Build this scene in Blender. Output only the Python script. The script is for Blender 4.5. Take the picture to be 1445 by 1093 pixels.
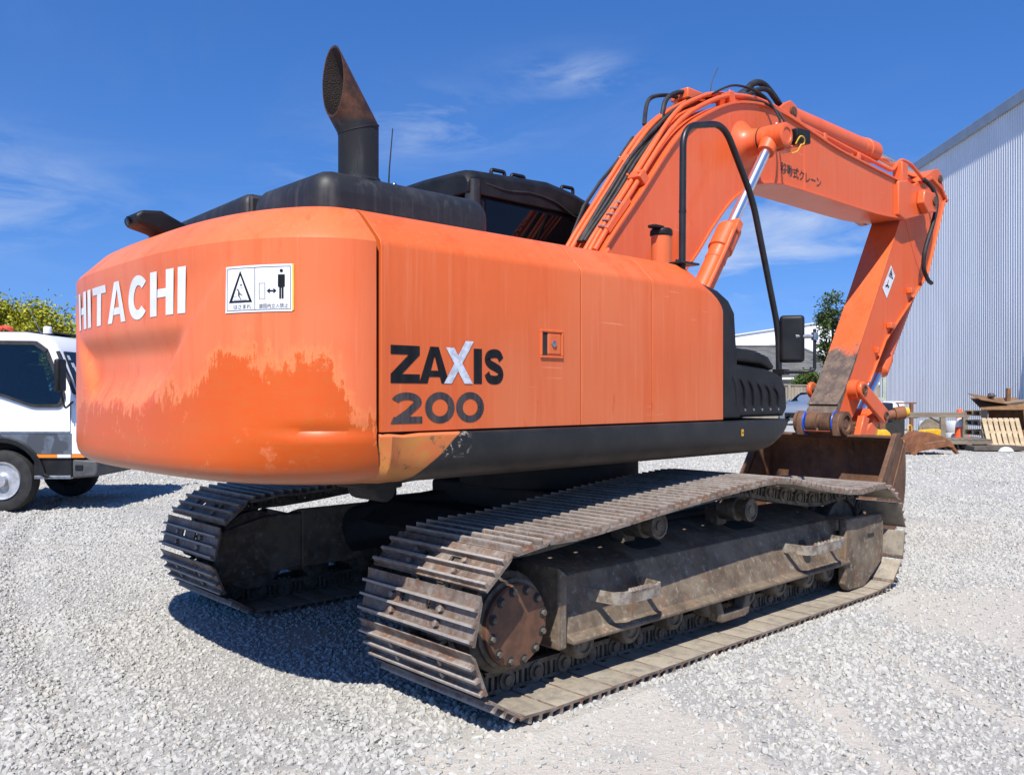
import bpy, bmesh, math, random
import numpy as np
from mathutils import Vector, Matrix, noise as mnoise
random.seed(7)
PI = math.pi
R = math.radians
S = bpy.context.scene
for o in list(bpy.data.objects):
    bpy.data.objects.remove(o)
C = S.collection

# ------------------------------------------------------------------ camera
cd = bpy.data.cameras.new('camera'); cam = bpy.data.objects.new('camera', cd); C.objects.link(cam)
cam.location = (-4.27, -4.19, 1.40)
cam.rotation_euler = (R(90), 0, R(-43.1))
cd.sensor_width = 36; cd.lens = 30.14; cd.shift_y = 0.0059
cd.clip_start = 0.05; cd.clip_end = 3000
S.camera = cam

# ------------------------------------------------------------------ world, sun, exposure
SUN = Vector((-0.62, -0.43, 1.0)).normalized()
w = bpy.data.worlds.new('World'); S.world = w; w.use_nodes = True
nt = w.node_tree; nt.nodes.clear()
out = nt.nodes.new('ShaderNodeOutputWorld'); bg = nt.nodes.new('ShaderNodeBackground')
sky = nt.nodes.new('ShaderNodeTexSky'); sky.sky_type = 'NISHITA'; sky.sun_disc = False
sky.sun_elevation = math.asin(SUN.z); sky.sun_rotation = math.atan2(SUN.x, SUN.y)
sky.air_density = 1.25; sky.dust_density = 0.0; sky.ozone_density = 3.2; sky.altitude = 60
bg.inputs['Strength'].default_value = 0.084
# thin wisps of high cloud, laid out by direction in the sky
tc = nt.nodes.new('ShaderNodeTexCoord')
sep = nt.nodes.new('ShaderNodeSeparateXYZ'); nt.links.new(tc.outputs['Generated'], sep.inputs[0])
def wmath(op, a, b=None, clamp=False):
    n = nt.nodes.new('ShaderNodeMath'); n.operation = op; n.use_clamp = clamp
    for i, q in enumerate((a, b)):
        if q is None: continue
        if isinstance(q, (int, float)): n.inputs[i].default_value = q
        else: nt.links.new(q, n.inputs[i])
    return n.outputs[0]
zz = wmath('ADD', wmath('MAXIMUM', sep.outputs['Z'], 0.0), 0.12)
px_ = wmath('DIVIDE', sep.outputs['X'], zz); py_ = wmath('DIVIDE', sep.outputs['Y'], zz)
cmb = nt.nodes.new('ShaderNodeCombineXYZ'); nt.links.new(px_, cmb.inputs[0]); nt.links.new(py_, cmb.inputs[1])
mp = nt.nodes.new('ShaderNodeMapping'); mp.inputs['Rotation'].default_value = (0, 0, R(40)); mp.inputs['Scale'].default_value = (1.5, 0.42, 1)
nt.links.new(cmb.outputs[0], mp.inputs[0])
n1 = nt.nodes.new('ShaderNodeTexNoise'); n1.inputs['Scale'].default_value = 1.3; n1.inputs['Detail'].default_value = 9; n1.inputs['Roughness'].default_value = .62; n1.inputs['Distortion'].default_value = .7
nt.links.new(mp.outputs[0], n1.inputs['Vector'])
n2 = nt.nodes.new('ShaderNodeTexNoise'); n2.inputs['Scale'].default_value = .55; n2.inputs['Detail'].default_value = 2
nt.links.new(cmb.outputs[0], n2.inputs['Vector'])
m1 = wmath('MULTIPLY', wmath('SUBTRACT', n1.outputs[0], .47), 3.2, True)
m2 = wmath('MULTIPLY', wmath('SUBTRACT', n2.outputs[0], .47), 6.0, True)
az = wmath('ARCTAN2', sep.outputs['X'], sep.outputs['Y'])
fib = nt.nodes.new('ShaderNodeTexNoise'); fib.inputs['Scale'].default_value = 5.5; fib.inputs['Detail'].default_value = 8; fib.inputs['Roughness'].default_value = .6; fib.inputs['Distortion'].default_value = .5
fmp = nt.nodes.new('ShaderNodeMapping'); fmp.inputs['Scale'].default_value = (1, 1, 4.2); fmp.inputs['Rotation'].default_value = (R(8), R(-6), 0); nt.links.new(tc.outputs['Generated'], fmp.inputs[0]); nt.links.new(fmp.outputs[0], fib.inputs['Vector'])
fm = wmath('MULTIPLY', wmath('SUBTRACT', fib.outputs[0], .44), 4.5, True)
tot = None
for a_, e_, sa_, se_, k_ in ((8.5,11.3,9,3.0,.75),(38,17.2,5,1.6,.8),(47,20.2,4,1.1,.75),(62,10.0,10,3.2,1.0),(57,7.0,7,1.3,.7),(30,13.6,4,1.5,.35)):
    g_ = wmath('ADD', wmath('POWER', wmath('DIVIDE', wmath('SUBTRACT', az, R(a_)), R(sa_)), 2.0), wmath('POWER', wmath('DIVIDE', wmath('SUBTRACT', sep.outputs['Z'], math.sin(R(e_))), R(se_)), 2.0))
    g_ = wmath('MULTIPLY', wmath('POWER', 2.718, wmath('MULTIPLY', g_, -1.0)), k_)
    tot = g_ if tot is None else wmath('ADD', tot, g_)
msk = wmath('ADD', wmath('MULTIPLY', wmath('MULTIPLY', m1, m2), .12), wmath('MULTIPLY', wmath('MULTIPLY', tot, fm), .62), True)
mx = nt.nodes.new('ShaderNodeMixRGB'); mx.inputs[2].default_value = (6.3, 7.0, 8.2, 1)
tint = nt.nodes.new('ShaderNodeMixRGB'); tint.blend_type = 'MULTIPLY'; tint.inputs[0].default_value = 1; tint.inputs[2].default_value = (1.0, 1.06, 1.42, 1)
hs = nt.nodes.new('ShaderNodeHueSaturation'); hs.inputs['Saturation'].default_value = 1.28; nt.links.new(sky.outputs[0], hs.inputs['Color']); nt.links.new(hs.outputs[0], tint.inputs[1])
hz = nt.nodes.new('ShaderNodeCombineXYZ'); nt.links.new(sep.outputs['X'], hz.inputs[0]); nt.links.new(sep.outputs['Y'], hz.inputs[1]); nt.links.new(wmath('ADD', wmath('MULTIPLY', sep.outputs['Z'], .85), .16), hz.inputs[2]); nt.links.new(hz.outputs[0], sky.inputs[0])
nt.links.new(msk, mx.inputs[0]); nt.links.new(tint.outputs[0], mx.inputs[1])
nt.links.new(mx.outputs[0], bg.inputs[0]); nt.links.new(bg.outputs[0], out.inputs[0])

sl = bpy.data.lights.new('sun', 'SUN'); sl.energy = 5.0; sl.angle = R(0.53); sl.color = (1, .955, .895)
so = bpy.data.objects.new('sun', sl); C.objects.link(so); so.rotation_euler = (-SUN).to_track_quat('-Z', 'Y').to_euler(); so.location = SUN * 40
S.view_settings.view_transform = 'Standard'; S.view_settings.look = 'None'; S.view_settings.gamma = 1
S.view_settings.use_curve_mapping = False
S.view_settings.exposure = 0.44
S.cycles.max_bounces = 5; S.cycles.diffuse_bounces = 2; S.cycles.glossy_bounces = 3; S.cycles.transmission_bounces = 4; S.cycles.transparent_max_bounces = 6
S.cycles.sample_clamp_indirect = 4

# ------------------------------------------------------------------ helpers
def rot_to(d):
    return Vector(d).normalized().to_track_quat('Z', 'Y').to_matrix().to_4x4()

class MB:
    """collects shapes and links them as one mesh object"""
    def __init__(s): s.v = []; s.f = []
    def add(s, v, f, M=None):
        b = len(s.v)
        if M is not None: v = [tuple(M @ Vector(p)) for p in v]
        s.v += [tuple(p) for p in v]; s.f += [tuple(i + b for i in q) for q in f]
        return s
    def box(s, x0, x1, y0, y1, z0, z1, M=None):
        v = [(x0,y0,z0),(x1,y0,z0),(x1,y1,z0),(x0,y1,z0),(x0,y0,z1),(x1,y0,z1),(x1,y1,z1),(x0,y1,z1)]
        return s.add(v, [(3,2,1,0),(4,5,6,7),(0,1,5,4),(1,2,6,5),(2,3,7,6),(3,0,4,7)], M)
    def prism(s, pts, a0, a1, axis='Y', M=None):
        n = len(pts)
        def mk(p, a):
            return (p[0], a, p[1]) if axis == 'Y' else ((a, p[0], p[1]) if axis == 'X' else (p[0], p[1], a))
        v = [mk(p, a0) for p in pts] + [mk(p, a1) for p in pts]
        f = [tuple(range(n))[::-1], tuple(range(n, 2*n))] + [(i, (i+1) % n, n+(i+1) % n, n+i) for i in range(n)]
        return s.add(v, f, M)
    def cyl(s, p0, p1, r0, r1=None, n=16, caps=True):
        r1 = r0 if r1 is None else r1
        p0 = Vector(p0); p1 = Vector(p1); q = rot_to(p1 - p0).to_3x3()
        v = []
        for p, r in ((p0, r0), (p1, r1)):
            for i in range(n):
                a = 2*PI*i/n; v.append(p + q @ Vector((r*math.cos(a), r*math.sin(a), 0)))
        f = [(i, (i+1) % n, n+(i+1) % n, n+i) for i in range(n)]
        if caps: f += [tuple(range(n))[::-1], tuple(range(n, 2*n))]
        return s.add(v, f)
    def lathe(s, prof, p0, d, n=24, M=None):
        """prof: (radius, height along d)"""
        q = rot_to(d).to_3x3(); p0 = Vector(p0); v = []; k = len(prof)
        for r, h in prof:
            for i in range(n):
                a = 2*PI*i/n; v.append(p0 + q @ Vector((r*math.cos(a), r*math.sin(a), h)))
        f = [(j*n+i, j*n+(i+1) % n, (j+1)*n+(i+1) % n, (j+1)*n+i) for j in range(k-1) for i in range(n)]
        if prof[0][0] > 1e-6: f.append(tuple(range(n))[::-1])
        if prof[-1][0] > 1e-6: f.append(tuple(range((k-1)*n, k*n)))
        return s.add(v, f, M)
    def tube(s, path, r, n=10, M=None):
        P = [Vector(p) for p in path]; v = []; k = len(P)
        up = Vector((0.13, .31, .94)).normalized()
        for j, p in enumerate(P):
            t = (P[min(j+1, k-1)] - P[max(j-1, 0)]).normalized()
            a = t.cross(up)
            if a.length < .05: a = t.cross(Vector((1, 0, 0)))
            a.normalize(); b = a.cross(t); up = b
            rr = r[j] if isinstance(r, (list, tuple)) else r
            for i in range(n):
                q = 2*PI*i/n; v.append(p + a*rr*math.cos(q) + b*rr*math.sin(q))
        f = [(j*n+i, (j+1)*n+i, (j+1)*n+(i+1) % n, j*n+(i+1) % n) for j in range(k-1) for i in range(n)]
        f += [tuple(range(n)), tuple(range((k-1)*n, k*n))[::-1]]
        return s.add(v, f, M)
    def grid(s, rows, closed=False, M=None):
        nr = len(rows); nc = len(rows[0]); v = [p for r in rows for p in r]
        cc = nc if closed else nc-1
        f = [(j*nc+i, j*nc+(i+1) % nc, (j+1)*nc+(i+1) % nc, (j+1)*nc+i) for j in range(nr-1) for i in range(cc)]
        return s.add(v, f, M)
    def mesh(s, name, mat, smooth=40):
        me = bpy.data.meshes.new(name); me.from_pydata(s.v, [], s.f); me.validate()
        bm = bmesh.new(); bm.from_mesh(me); bmesh.ops.recalc_face_normals(bm, faces=bm.faces[:]); bm.to_mesh(me); bm.free()
        if smooth:
            me.shade_smooth(); me.set_sharp_from_angle(angle=R(smooth))
        for m in (mat if isinstance(mat, (list, tuple)) else [mat]): me.materials.append(m)
        return me
    def build(s, name, mat, parent=None, smooth=40, bevel=0, seg=2, blim=30):
        o = bpy.data.objects.new(name, s.mesh(name, mat, smooth)); C.objects.link(o)
        if parent is not None: o.parent = parent
        if bevel:
            m = o.modifiers.new('bevel', 'BEVEL'); m.width = bevel; m.segments = seg; m.limit_method = 'ANGLE'; m.angle_limit = R(blim)
        return o

def bez(pts, n=8):
    """Catmull-Rom through pts"""
    P = [Vector(p) for p in pts]; o = []
    for i in range(len(P)-1):
        a = P[max(i-1, 0)]; b = P[i]; c = P[i+1]; d = P[min(i+2, len(P)-1)]
        for k in range(n):
            t = k/n; o.append(.5*((2*b) + (c-a)*t + (2*a-5*b+4*c-d)*t*t + (3*b-a-3*c+d)*t**3))
    return o + [P[-1]]

def rounded(path, r, n=5):
    """polyline with its corners rounded to radius r"""
    P = [Vector(p) for p in path]; o = [P[0]]
    for i in range(1, len(P)-1):
        a = (P[i-1]-P[i]); b = (P[i+1]-P[i]); q = min(r, a.length*.45, b.length*.45)
        p0 = P[i]+a.normalized()*q; p2 = P[i]+b.normalized()*q
        for k in range(n+1):
            t = k/n; o.append(p0*(1-t)**2+P[i]*2*t*(1-t)+p2*t*t)
    return o + [P[-1]]

def empty(name, loc=(0,0,0), rz=0, label=None, cat=None, group=None):
    o = bpy.data.objects.new(name, None); C.objects.link(o); o.location = loc; o.rotation_euler = (0, 0, rz); o.empty_display_size = .2
    if label: o['label'] = label
    if cat: o['category'] = cat
    if group: o['group'] = group
    return o
def tag(o, label, cat=None, group=None):
    o['label'] = label
    if cat: o['category'] = cat
    if group: o['group'] = group
    return o
def kind(o, k): o['kind'] = k; return o

# ------------------------------------------------------------------ materials
class NT:
    def __init__(s, name):
        s.m = bpy.data.materials.new(name); s.m.use_nodes = True; s.t = s.m.node_tree; s.b = s.t.nodes['Principled BSDF']
        s.tc = s.t.nodes.new('ShaderNodeTexCoord')
    def node(s, typ, **kw):
        n = s.t.nodes.new(typ)
        for k, q in kw.items(): setattr(n, k, q)
        return n
    def put(s, sock, q):
        if isinstance(q, bpy.types.NodeSocket): s.t.links.new(q, sock)
        elif isinstance(q, tuple) and len(q) == 3 and sock.type == 'RGBA': sock.default_value = (*q, 1)
        else: sock.default_value = q
    def coord(s, scale=(1,1,1), rot=(0,0,0), kind='Object', loc=(0,0,0)):
        n = s.node('ShaderNodeMapping'); s.t.links.new(s.tc.outputs[kind], n.inputs[0]); n.inputs['Scale'].default_value = scale; n.inputs['Rotation'].default_value = rot; n.inputs['Location'].default_value = loc
        return n.outputs[0]
    def noise(s, scale, detail=4, rough=.55, vec=None, dist=0):
        n = s.node('ShaderNodeTexNoise'); n.inputs['Scale'].default_value = scale; n.inputs['Detail'].default_value = detail; n.inputs['Roughness'].default_value = rough; n.inputs['Distortion'].default_value = dist
        s.t.links.new(vec if vec is not None else s.tc.outputs['Object'], n.inputs['Vector']); return n.outputs[0]
    def vor(s, scale, vec=None, out='Distance', feature='F1'):
        n = s.node('ShaderNodeTexVoronoi'); n.feature = feature; n.inputs['Scale'].default_value = scale
        s.t.links.new(vec if vec is not None else s.tc.outputs['Object'], n.inputs['Vector']); return n.outputs[out]
    def math(s, op, a, b=None, clamp=False):
        n = s.node('ShaderNodeMath', operation=op, use_clamp=clamp)
        s.put(n.inputs[0], a)
        if b is not None: s.put(n.inputs[1], b)
        return n.outputs[0]
    def ramp(s, x, a, b):
        n = s.node('ShaderNodeMapRange', interpolation_type='SMOOTHSTEP'); s.put(n.inputs[0], x)
        n.inputs[1].default_value = a; n.inputs[2].default_value = b
        return n.outputs[0]
    def mix(s, f, a, b, mode='MIX'):
        n = s.node('ShaderNodeMixRGB', blend_type=mode); s.put(n.inputs[0], f); s.put(n.inputs[1], a); s.put(n.inputs[2], b); return n.outputs[0]
    def val(s, f, a, b):
        n = s.node('ShaderNodeMapRange'); s.put(n.inputs[0], f); n.inputs[3].default_value = a; n.inputs[4].default_value = b; return n.outputs[0]
    def bump(s, h, strength=.3, dist=.01, prev=None):
        n = s.node('ShaderNodeBump'); n.inputs['Strength'].default_value = strength; n.inputs['Distance'].default_value = dist; s.put(n.inputs['Height'], h)
        if prev is not None: s.t.links.new(prev, n.inputs['Normal'])
        return n.outputs[0]
    def xyz(s, kind='Object'):
        n = s.node('ShaderNodeSeparateXYZ'); s.t.links.new(s.tc.outputs[kind], n.inputs[0]); return n.outputs
    def rnd(s):
        return s.node('ShaderNodeObjectInfo').outputs['Random']
    def set(s, **kw):
        names = dict(col='Base Color', rough='Roughness', metal='Metallic', spec='Specular IOR Level', nor='Normal', coat='Coat Weight', em='Emission Color', es='Emission Strength', tr='Transmission Weight', sss='Subsurface Weight', alpha='Alpha', cr='Coat Roughness')
        for k, q in kw.items(): s.put(s.b.inputs[names[k]], q)
        return s.m

def simple(name, c1, c2=None, scale=8, rough=.6, metal=0, bump=.15, bscale=40, spec=.4, stretch=(1,1,1), dist=.004):
    n = NT(name); c2 = c2 or tuple(q*.7 for q in c1)
    f = n.ramp(n.noise(scale, 5, .6, n.coord(stretch)), .35, .65)
    r = n.val(n.noise(scale*2.3, 4), rough*.8, min(1, rough*1.2))
    return n.set(col=n.mix(f, c1, c2), rough=r, metal=metal, spec=spec, nor=n.bump(n.noise(bscale, 4), bump, dist))

def paint_orange(name='orange_paint', hot=(.65,.120,.024), faded=(.64,.145,.043), deep=(.59,.084,.013), extra=None):
    n = NT(name)
    st = n.noise(9, 5, .65, n.coord((1, 1, .07)))           # vertical rain streaks
    big = n.noise(1.3, 3, .5)
    c = n.mix(n.ramp(big, .35, .68), hot, faded)
    c = n.mix(n.math('MULTIPLY', n.ramp(st, .46, .70), .55), c, deep)
    c = n.mix(n.math('MULTIPLY', n.ramp(n.noise(60, 4, .6, n.coord((1, 1, .03))), .52, .75), .28), c, (.76,.24,.12))
    sp = n.noise(14, 3, .5, n.coord((1, 1, .35)))
    c = n.mix(n.math('MULTIPLY', n.ramp(sp, .66, .72), .6), c, deep)
    grime = n.noise(3.2, 7, .72)
    c = n.mix(n.math('MULTIPLY', n.ramp(grime, .6, .8), .25), c, (.35,.22,.15))
    r = n.val(st, .34, .52)
    b = n.bump(n.noise(2.2, 3), .09, .03); b = n.bump(n.noise(160, 2), .04, .002, b)
    sc = n.ramp(n.noise(34, 2, .5, n.coord((.12, .12, 2.2), (0, .5, .3))), .70, .74)
    c = n.mix(n.math('MULTIPLY', n.math('MULTIPLY', sc, n.ramp(n.noise(2.5, 2), .5, .65)), .5), c, (.74,.30,.17))
    return n, c, r, b
n, c, r, b = paint_orange(); M_OR = n.set(col=c, rough=r, spec=.45, nor=b)
n, c, r, b = paint_orange('boom_orange', (.73,.112,.024), (.72,.128,.034), (.68,.088,.014)); M_BOOM = n.set(coat=.18, cr=.1, col=c, rough=n.val(n.noise(5, 3), .36, .5), spec=.45, nor=b)

def cw_paint():
    n, c, r, b = paint_orange('counterweight_paint', (.72,.145,.040), (.74,.18,.068), (.66,.10,.018))
    x, y, z = n.xyz()
    fc = n.node('ShaderNodeFloatCurve'); cu = fc.mapping.curves[0]
    tab = [(-1.4,1.24),(-1.355,1.27),(-1.335,1.36),(-1.31,1.47),(-1.28,1.50),(-1.18,1.485),(-1.12,1.53),(-1.03,1.555),(-.91,1.52),(-.8,1.44),(-.62,1.38),(-.42,1.42),(-.31,1.35),(0,1.335),(.5,1.33),(1.0,1.29),(1.4,1.26)]
    q = [((a+1.4)/2.8, (t-1.2)/.5) for a, t in tab]
    cu.points[0].location = q[0]; cu.points[1].location = q[-1]
    for p in q[1:-1]: cu.points.new(*p)
    fc.mapping.update()
    n.put(fc.inputs['Value'], n.math('MULTIPLY', n.math('ADD', y, 1.4), 1/2.8))
    thr = n.math('ADD', n.math('MULTIPLY', fc.outputs[0], .5), 1.2)
    d = n.math('SUBTRACT', z, thr)
    streak = n.noise(46, 6, .78, n.coord((1, 1, .10)))
    blot = n.math('ADD', n.math('MULTIPLY', n.noise(6, 7, .7), .65), n.math('MULTIPLY', n.noise(21, 7, .75, n.coord((1, 1, .5))), .35))
    e = n.math('ADD', d, n.math('ADD', n.math('MULTIPLY', n.math('SUBTRACT', streak, .5), .30), n.math('MULTIPLY', n.math('SUBTRACT', blot, .5), .62)))
    m = n.math('MULTIPLY', n.ramp(e, .02, -.016), n.val(n.noise(3.4, 6, .7), .88, 1.1), True)
    halo = n.math('MULTIPLY', n.ramp(e, .09, .0), .55)
    c = n.mix(halo, c, (.78,.25,.075))
    scr = n.noise(26, 6, .7, n.coord((1, .08, 1.6)))
    low = n.mix(n.ramp(scr, .35, .7), (.61,.083,.003), (.57,.098,.008))
    c = n.mix(m, c, low)
    # pale scraped patches inside the scuff, dirt along the bottom lip
    pa = n.noise(5.5, 7, .75)
    c = n.mix(n.math('MULTIPLY', n.math('MULTIPLY', n.ramp(pa, .565, .64), m), .55), c, (.76,.22,.085))
    dirt = n.math('MULTIPLY', n.ramp(n.math('ADD', z, n.math('MULTIPLY', n.noise(9, 6, .7), .09)), 1.17, 1.08), .7)
    c = n.mix(dirt, c, (.33,.19,.11))
    specks = n.ramp(n.vor(30), .045, .02)
    rare = n.ramp(n.noise(4, 2), .6, .66)
    c = n.mix(n.math('MULTIPLY', n.math('MULTIPLY', specks, rare), .8), c, (.09,.05,.03))
    b2 = n.bump(scr, .05, .01, b)
    b3 = n.bump(m, .12, .004, b2)
    return n.set(col=c, rough=n.val(m, .42, .36), spec=.45, nor=b3)
M_CW = cw_paint()

def skirt_mat():
    n = NT('skirt_paint'); x, y, z = n.xyz()
    e = n.math('SUBTRACT', n.math('ADD', x, n.math('MULTIPLY', n.math('SUBTRACT', n.noise(9, 5), .5), .025)), n.math('ADD', n.math('MULTIPLY', z, 1.25), -3.475))
    blk = n.mix(n.ramp(n.noise(6, 6, .7), .4, .7), (.011,.0115,.0125), (.022,.022,.022))
    ora = n.mix(n.ramp(n.noise(7, 5), .4, .62), (.52,.20,.045), (.58,.145,.04))
    ora = n.mix(n.ramp(n.noise(11, 6, .75), .58, .66), ora, (.20,.10,.05))
    ora = n.mix(n.ramp(z, 1.215, 1.235), ora, (.7,.17,.06))
    c = n.mix(n.ramp(e, -.006, .006), ora, blk)
    # scratched patch beside the orange corner
    sc = n.math('MULTIPLY', n.ramp(n.noise(15, 4, .6, None, 2.5), .565, .595), n.math('MULTIPLY', n.ramp(x, -1.86, -1.95), n.ramp(z, 1.12, 1.16)))
    c = n.mix(n.math('MULTIPLY', sc, n.ramp(e, -.004, .02)), c, (.45,.38,.30))
    dirt = n.math('MULTIPLY', n.ramp(n.math('ADD', z, n.math('MULTIPLY', n.noise(8, 6, .7), .1)), 1.15, 1.08), .5)
    c = n.mix(dirt, c, (.11,.09,.07))
    return n.set(col=c, rough=n.val(n.noise(5, 4), .36, .55), spec=.4, nor=n.bump(n.noise(3, 4), .12, .02))
M_SKIRT = skirt_mat()
def black_hood():
    n = NT('hood_black'); st = n.noise(22, 5, .7, n.coord((1, 1, .06)))
    c = n.mix(n.ramp(st, .5, .75), (.016,.017,.019), (.05,.048,.046))
    c = n.mix(n.math('MULTIPLY', n.ramp(n.noise(4, 6, .7), .45, .75), .4), c, (.075,.07,.066))
    return n.set(col=c, rough=n.val(n.noise(6, 4), .42, .6), spec=.4, nor=n.bump(n.noise(90, 2), .04, .002))
M_HOOD = black_hood()
M_BLK = simple('black_plastic', (.007,.007,.0075), (.014,.014,.0145), 6, .5, 0, .06, 120, spec=.28)
M_RAIL = simple('black_enamel', (.012,.012,.013), (.02,.02,.02), 9, .38, 0, .08, 60)
M_RUB = simple('black_rubber', (.012,.012,.012), (.028,.027,.026), 11, .62, 0, .1, 70)
M_DARK = simple('dark_inside', (.02,.02,.02), (.03,.028,.026), 5, .8)
M_GLASS = NT('cab_glass').set(col=(.003,.003,.004), rough=.03, spec=.32)
M_CHROME = NT('chrome_rod').set(col=(.92,.89,.84), rough=.3, metal=1)
M_STEEL = simple('bright_steel', (.45,.45,.45), (.3,.3,.3), 20, .35, 1, .05)
M_WHITE = simple('white_vinyl', (.74,.75,.77), (.66,.66,.66), 12, .45, 0, .03)
M_INK = simple('black_vinyl', (.006,.006,.007), (.013,.013,.014), 25, .5, 0, .03, stretch=(1,1,.1), spec=.2)
M_INK2 = simple('faded_black_vinyl', (.02,.021,.025), (.07,.055,.05), 60, .6, 0, .05, stretch=(1,1,.05))
M_GREY = simple('grey_vinyl', (.62,.66,.72), (.42,.44,.48), 40, .45, 0, .03)
M_YEL = simple('yellow_paint', (.72,.42,.02), (.6,.32,.02), 9, .5)
M_BLUE = simple('blue_seal', (.02,.10,.55), (.015,.07,.4), 9, .4)

def track_mat():
    n = NT('track_steel'); x, y, z = n.xyz(); rn = n.rnd()
    v = n.coord((1,1,1)); off = n.node('ShaderNodeVectorMath', operation='ADD'); n.t.links.new(v, off.inputs[0])
    cb = n.node('ShaderNodeCombineXYZ'); n.put(cb.inputs[0], n.math('MULTIPLY', rn, 37.)); n.put(cb.inputs[1], n.math('MULTIPLY', rn, 91.)); n.t.links.new(cb.outputs[0], off.inputs[1]); v = off.outputs[0]
    a = n.noise(7, 7, .72, v); bb = n.noise(40, 5, .7, v)
    c = n.mix(n.ramp(a, .35, .66), (.12,.076,.053), (.26,.215,.175))
    c = n.mix(n.math('MULTIPLY', n.ramp(n.noise(11, 5, .7, v), .50, .64), .75), c, (.20,.092,.045))
    c = n.mix(n.math('MULTIPLY', n.ramp(bb, .5, .72), .5), c, (.40,.365,.325))
    tip = n.ramp(n.math('ADD', z, n.math('MULTIPLY', n.math('SUBTRACT', bb, .5), .02)), .078, .094)
    c = n.mix(n.math('MULTIPLY', tip, .7), c, (.44,.405,.365))
    inn = n.ramp(z, .0538, .0522)       # the inner faces of the plates are caked with pale dust
    c = n.mix(n.math('MULTIPLY', inn, .85), c, n.mix(n.ramp(n.noise(9, 6, .7, v), .4, .7), (.42,.37,.28), (.26,.23,.18)))
    c = n.mix(n.math('MULTIPLY', inn, n.math('MULTIPLY', n.ramp(n.noise(14, 6, .75, v), .5, .66), .6)), c, (.17,.155,.135))
    c = n.mix(n.math('MULTIPLY', n.math('FRACT', n.math('MULTIPLY', rn, 13.7)), .22), c, (.13,.105,.08))
    return n.set(col=c, rough=n.val(bb, .45, .75), metal=.1, spec=.4, nor=n.bump(bb, .35, .006))
M_TRACK = track_mat()
def frame_mat():
    n = NT('dusty_frame_steel'); x, y, z = n.xyz()
    a = n.noise(3.5, 7, .72); st = n.noise(12, 5, .7, n.coord((1, 1, .2)))
    c = n.mix(n.ramp(a, .35, .65), (.085,.060,.040), (.20,.155,.105))
    c = n.mix(n.math('MULTIPLY', n.ramp(st, .5, .7), .6), c, (.21,.105,.055))
    c = n.mix(n.math('MULTIPLY', n.ramp(n.noise(24, 5, .7), .52, .7), .5), c, (.38,.335,.26))
    return n.set(col=c, rough=.72, spec=.35, nor=n.bump(n.noise(45, 5, .7), .4, .006))
M_FRAME = frame_mat()
M_CHAIN = simple('chain_steel', (.075,.06,.045), (.16,.135,.10), 16, .65, .2, .4, 60)
M_RUST = simple('rusty_cover', (.16,.075,.04), (.10,.05,.03), 14, .6, .15, .35, 55)
M_STEP = simple('worn_step_steel', (.34,.30,.24), (.17,.125,.09), 22, .6, .1, .5, 60)
def bucket_mat():
    n = NT('rusty_bucket_steel')
    st = n.noise(7, 6, .7, n.coord((1, 1, .25)))
    c = n.mix(n.ramp(n.noise(2.6, 7, .72), .35, .66), (.085,.045,.025), (.19,.10,.055))
    c = n.mix(n.math('MULTIPLY', n.ramp(st, .48, .7), .6), c, (.24,.10,.04))
    c = n.mix(n.math('MULTIPLY', n.ramp(n.noise(19, 6, .75), .56, .74), .5), c, (.30,.21,.15))
    return n.set(col=c, rough=.62, metal=.2, spec=.4, nor=n.bump(n.noise(38, 5, .7), .3, .005))
M_BUCK = bucket_mat()
def arm_mat():
    n, c, r, b = paint_orange('arm_orange', (.73,.112,.024), (.72,.128,.034), (.68,.088,.014)); x, y, z = n.xyz()
    # paint ground away towards the bucket end
    e = n.math('ADD', z, n.math('ADD', n.math('MULTIPLY', n.math('SUBTRACT', n.noise(5, 7, .7), .5), .5), n.math('MULTIPLY', n.math('SUBTRACT', n.noise(30, 5, .7, n.coord((1,1,.2))), .5), .35)))
    m = n.ramp(e, 1.95, 1.80)
    side = n.ramp(n.math('SUBTRACT', x, n.math('MULTIPLY', n.math('SUBTRACT', z, 1.21), .71)), 4.0, 3.985)
    m = n.math('MULTIPLY', m, side)
    dirt = n.mix(n.ramp(n.noise(9, 7, .72), .4, .62), (.085,.062,.05), (.17,.12,.085))
    dirt = n.mix(n.ramp(n.noise(26, 6, .75), .60, .68), dirt, (.55,.28,.14))
    return n.set(col=n.mix(m, c, dirt), rough=n.val(m, .42, .7), spec=.42, nor=n.bump(n.math('MULTIPLY', n.noise(40, 5, .7), m), .5, .006))
M_ARM = arm_mat()
def exhaust_mat():
    n = NT('exhaust_steel'); x, y, z = n.xyz()
    blk = n.mix(n.ramp(n.noise(14, 5, .7, n.coord((1,1,.15))), .5, .7), (.022,.022,.023), (.05,.05,.05))
    rus = n.mix(n.ramp(n.noise(8, 7, .72), .38, .66), (.055,.028,.018), (.15,.062,.028))
    rus = n.mix(n.ramp(n.noise(30, 5, .7), .58, .75), rus, (.10,.09,.085))
    e = n.math('ADD', z, n.math('MULTIPLY', n.math('SUBTRACT', n.noise(9, 4), .5), .05))
    return n.set(col=n.mix(n.ramp(e, 2.635, 2.67), blk, rus), rough=.55, metal=.3, spec=.4, nor=n.bump(n.noise(60, 4), .15, .003))
M_EXH = exhaust_mat()
def soot_mat():
    n = NT('sooty_inside'); v = n.vor(190)
    return n.set(col=n.mix(n.ramp(v, .2, .5), (.045,.026,.018), (.012,.008,.006)), rough=.8, nor=n.bump(v, .6, .004))
M_SOOT = soot_mat()
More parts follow.
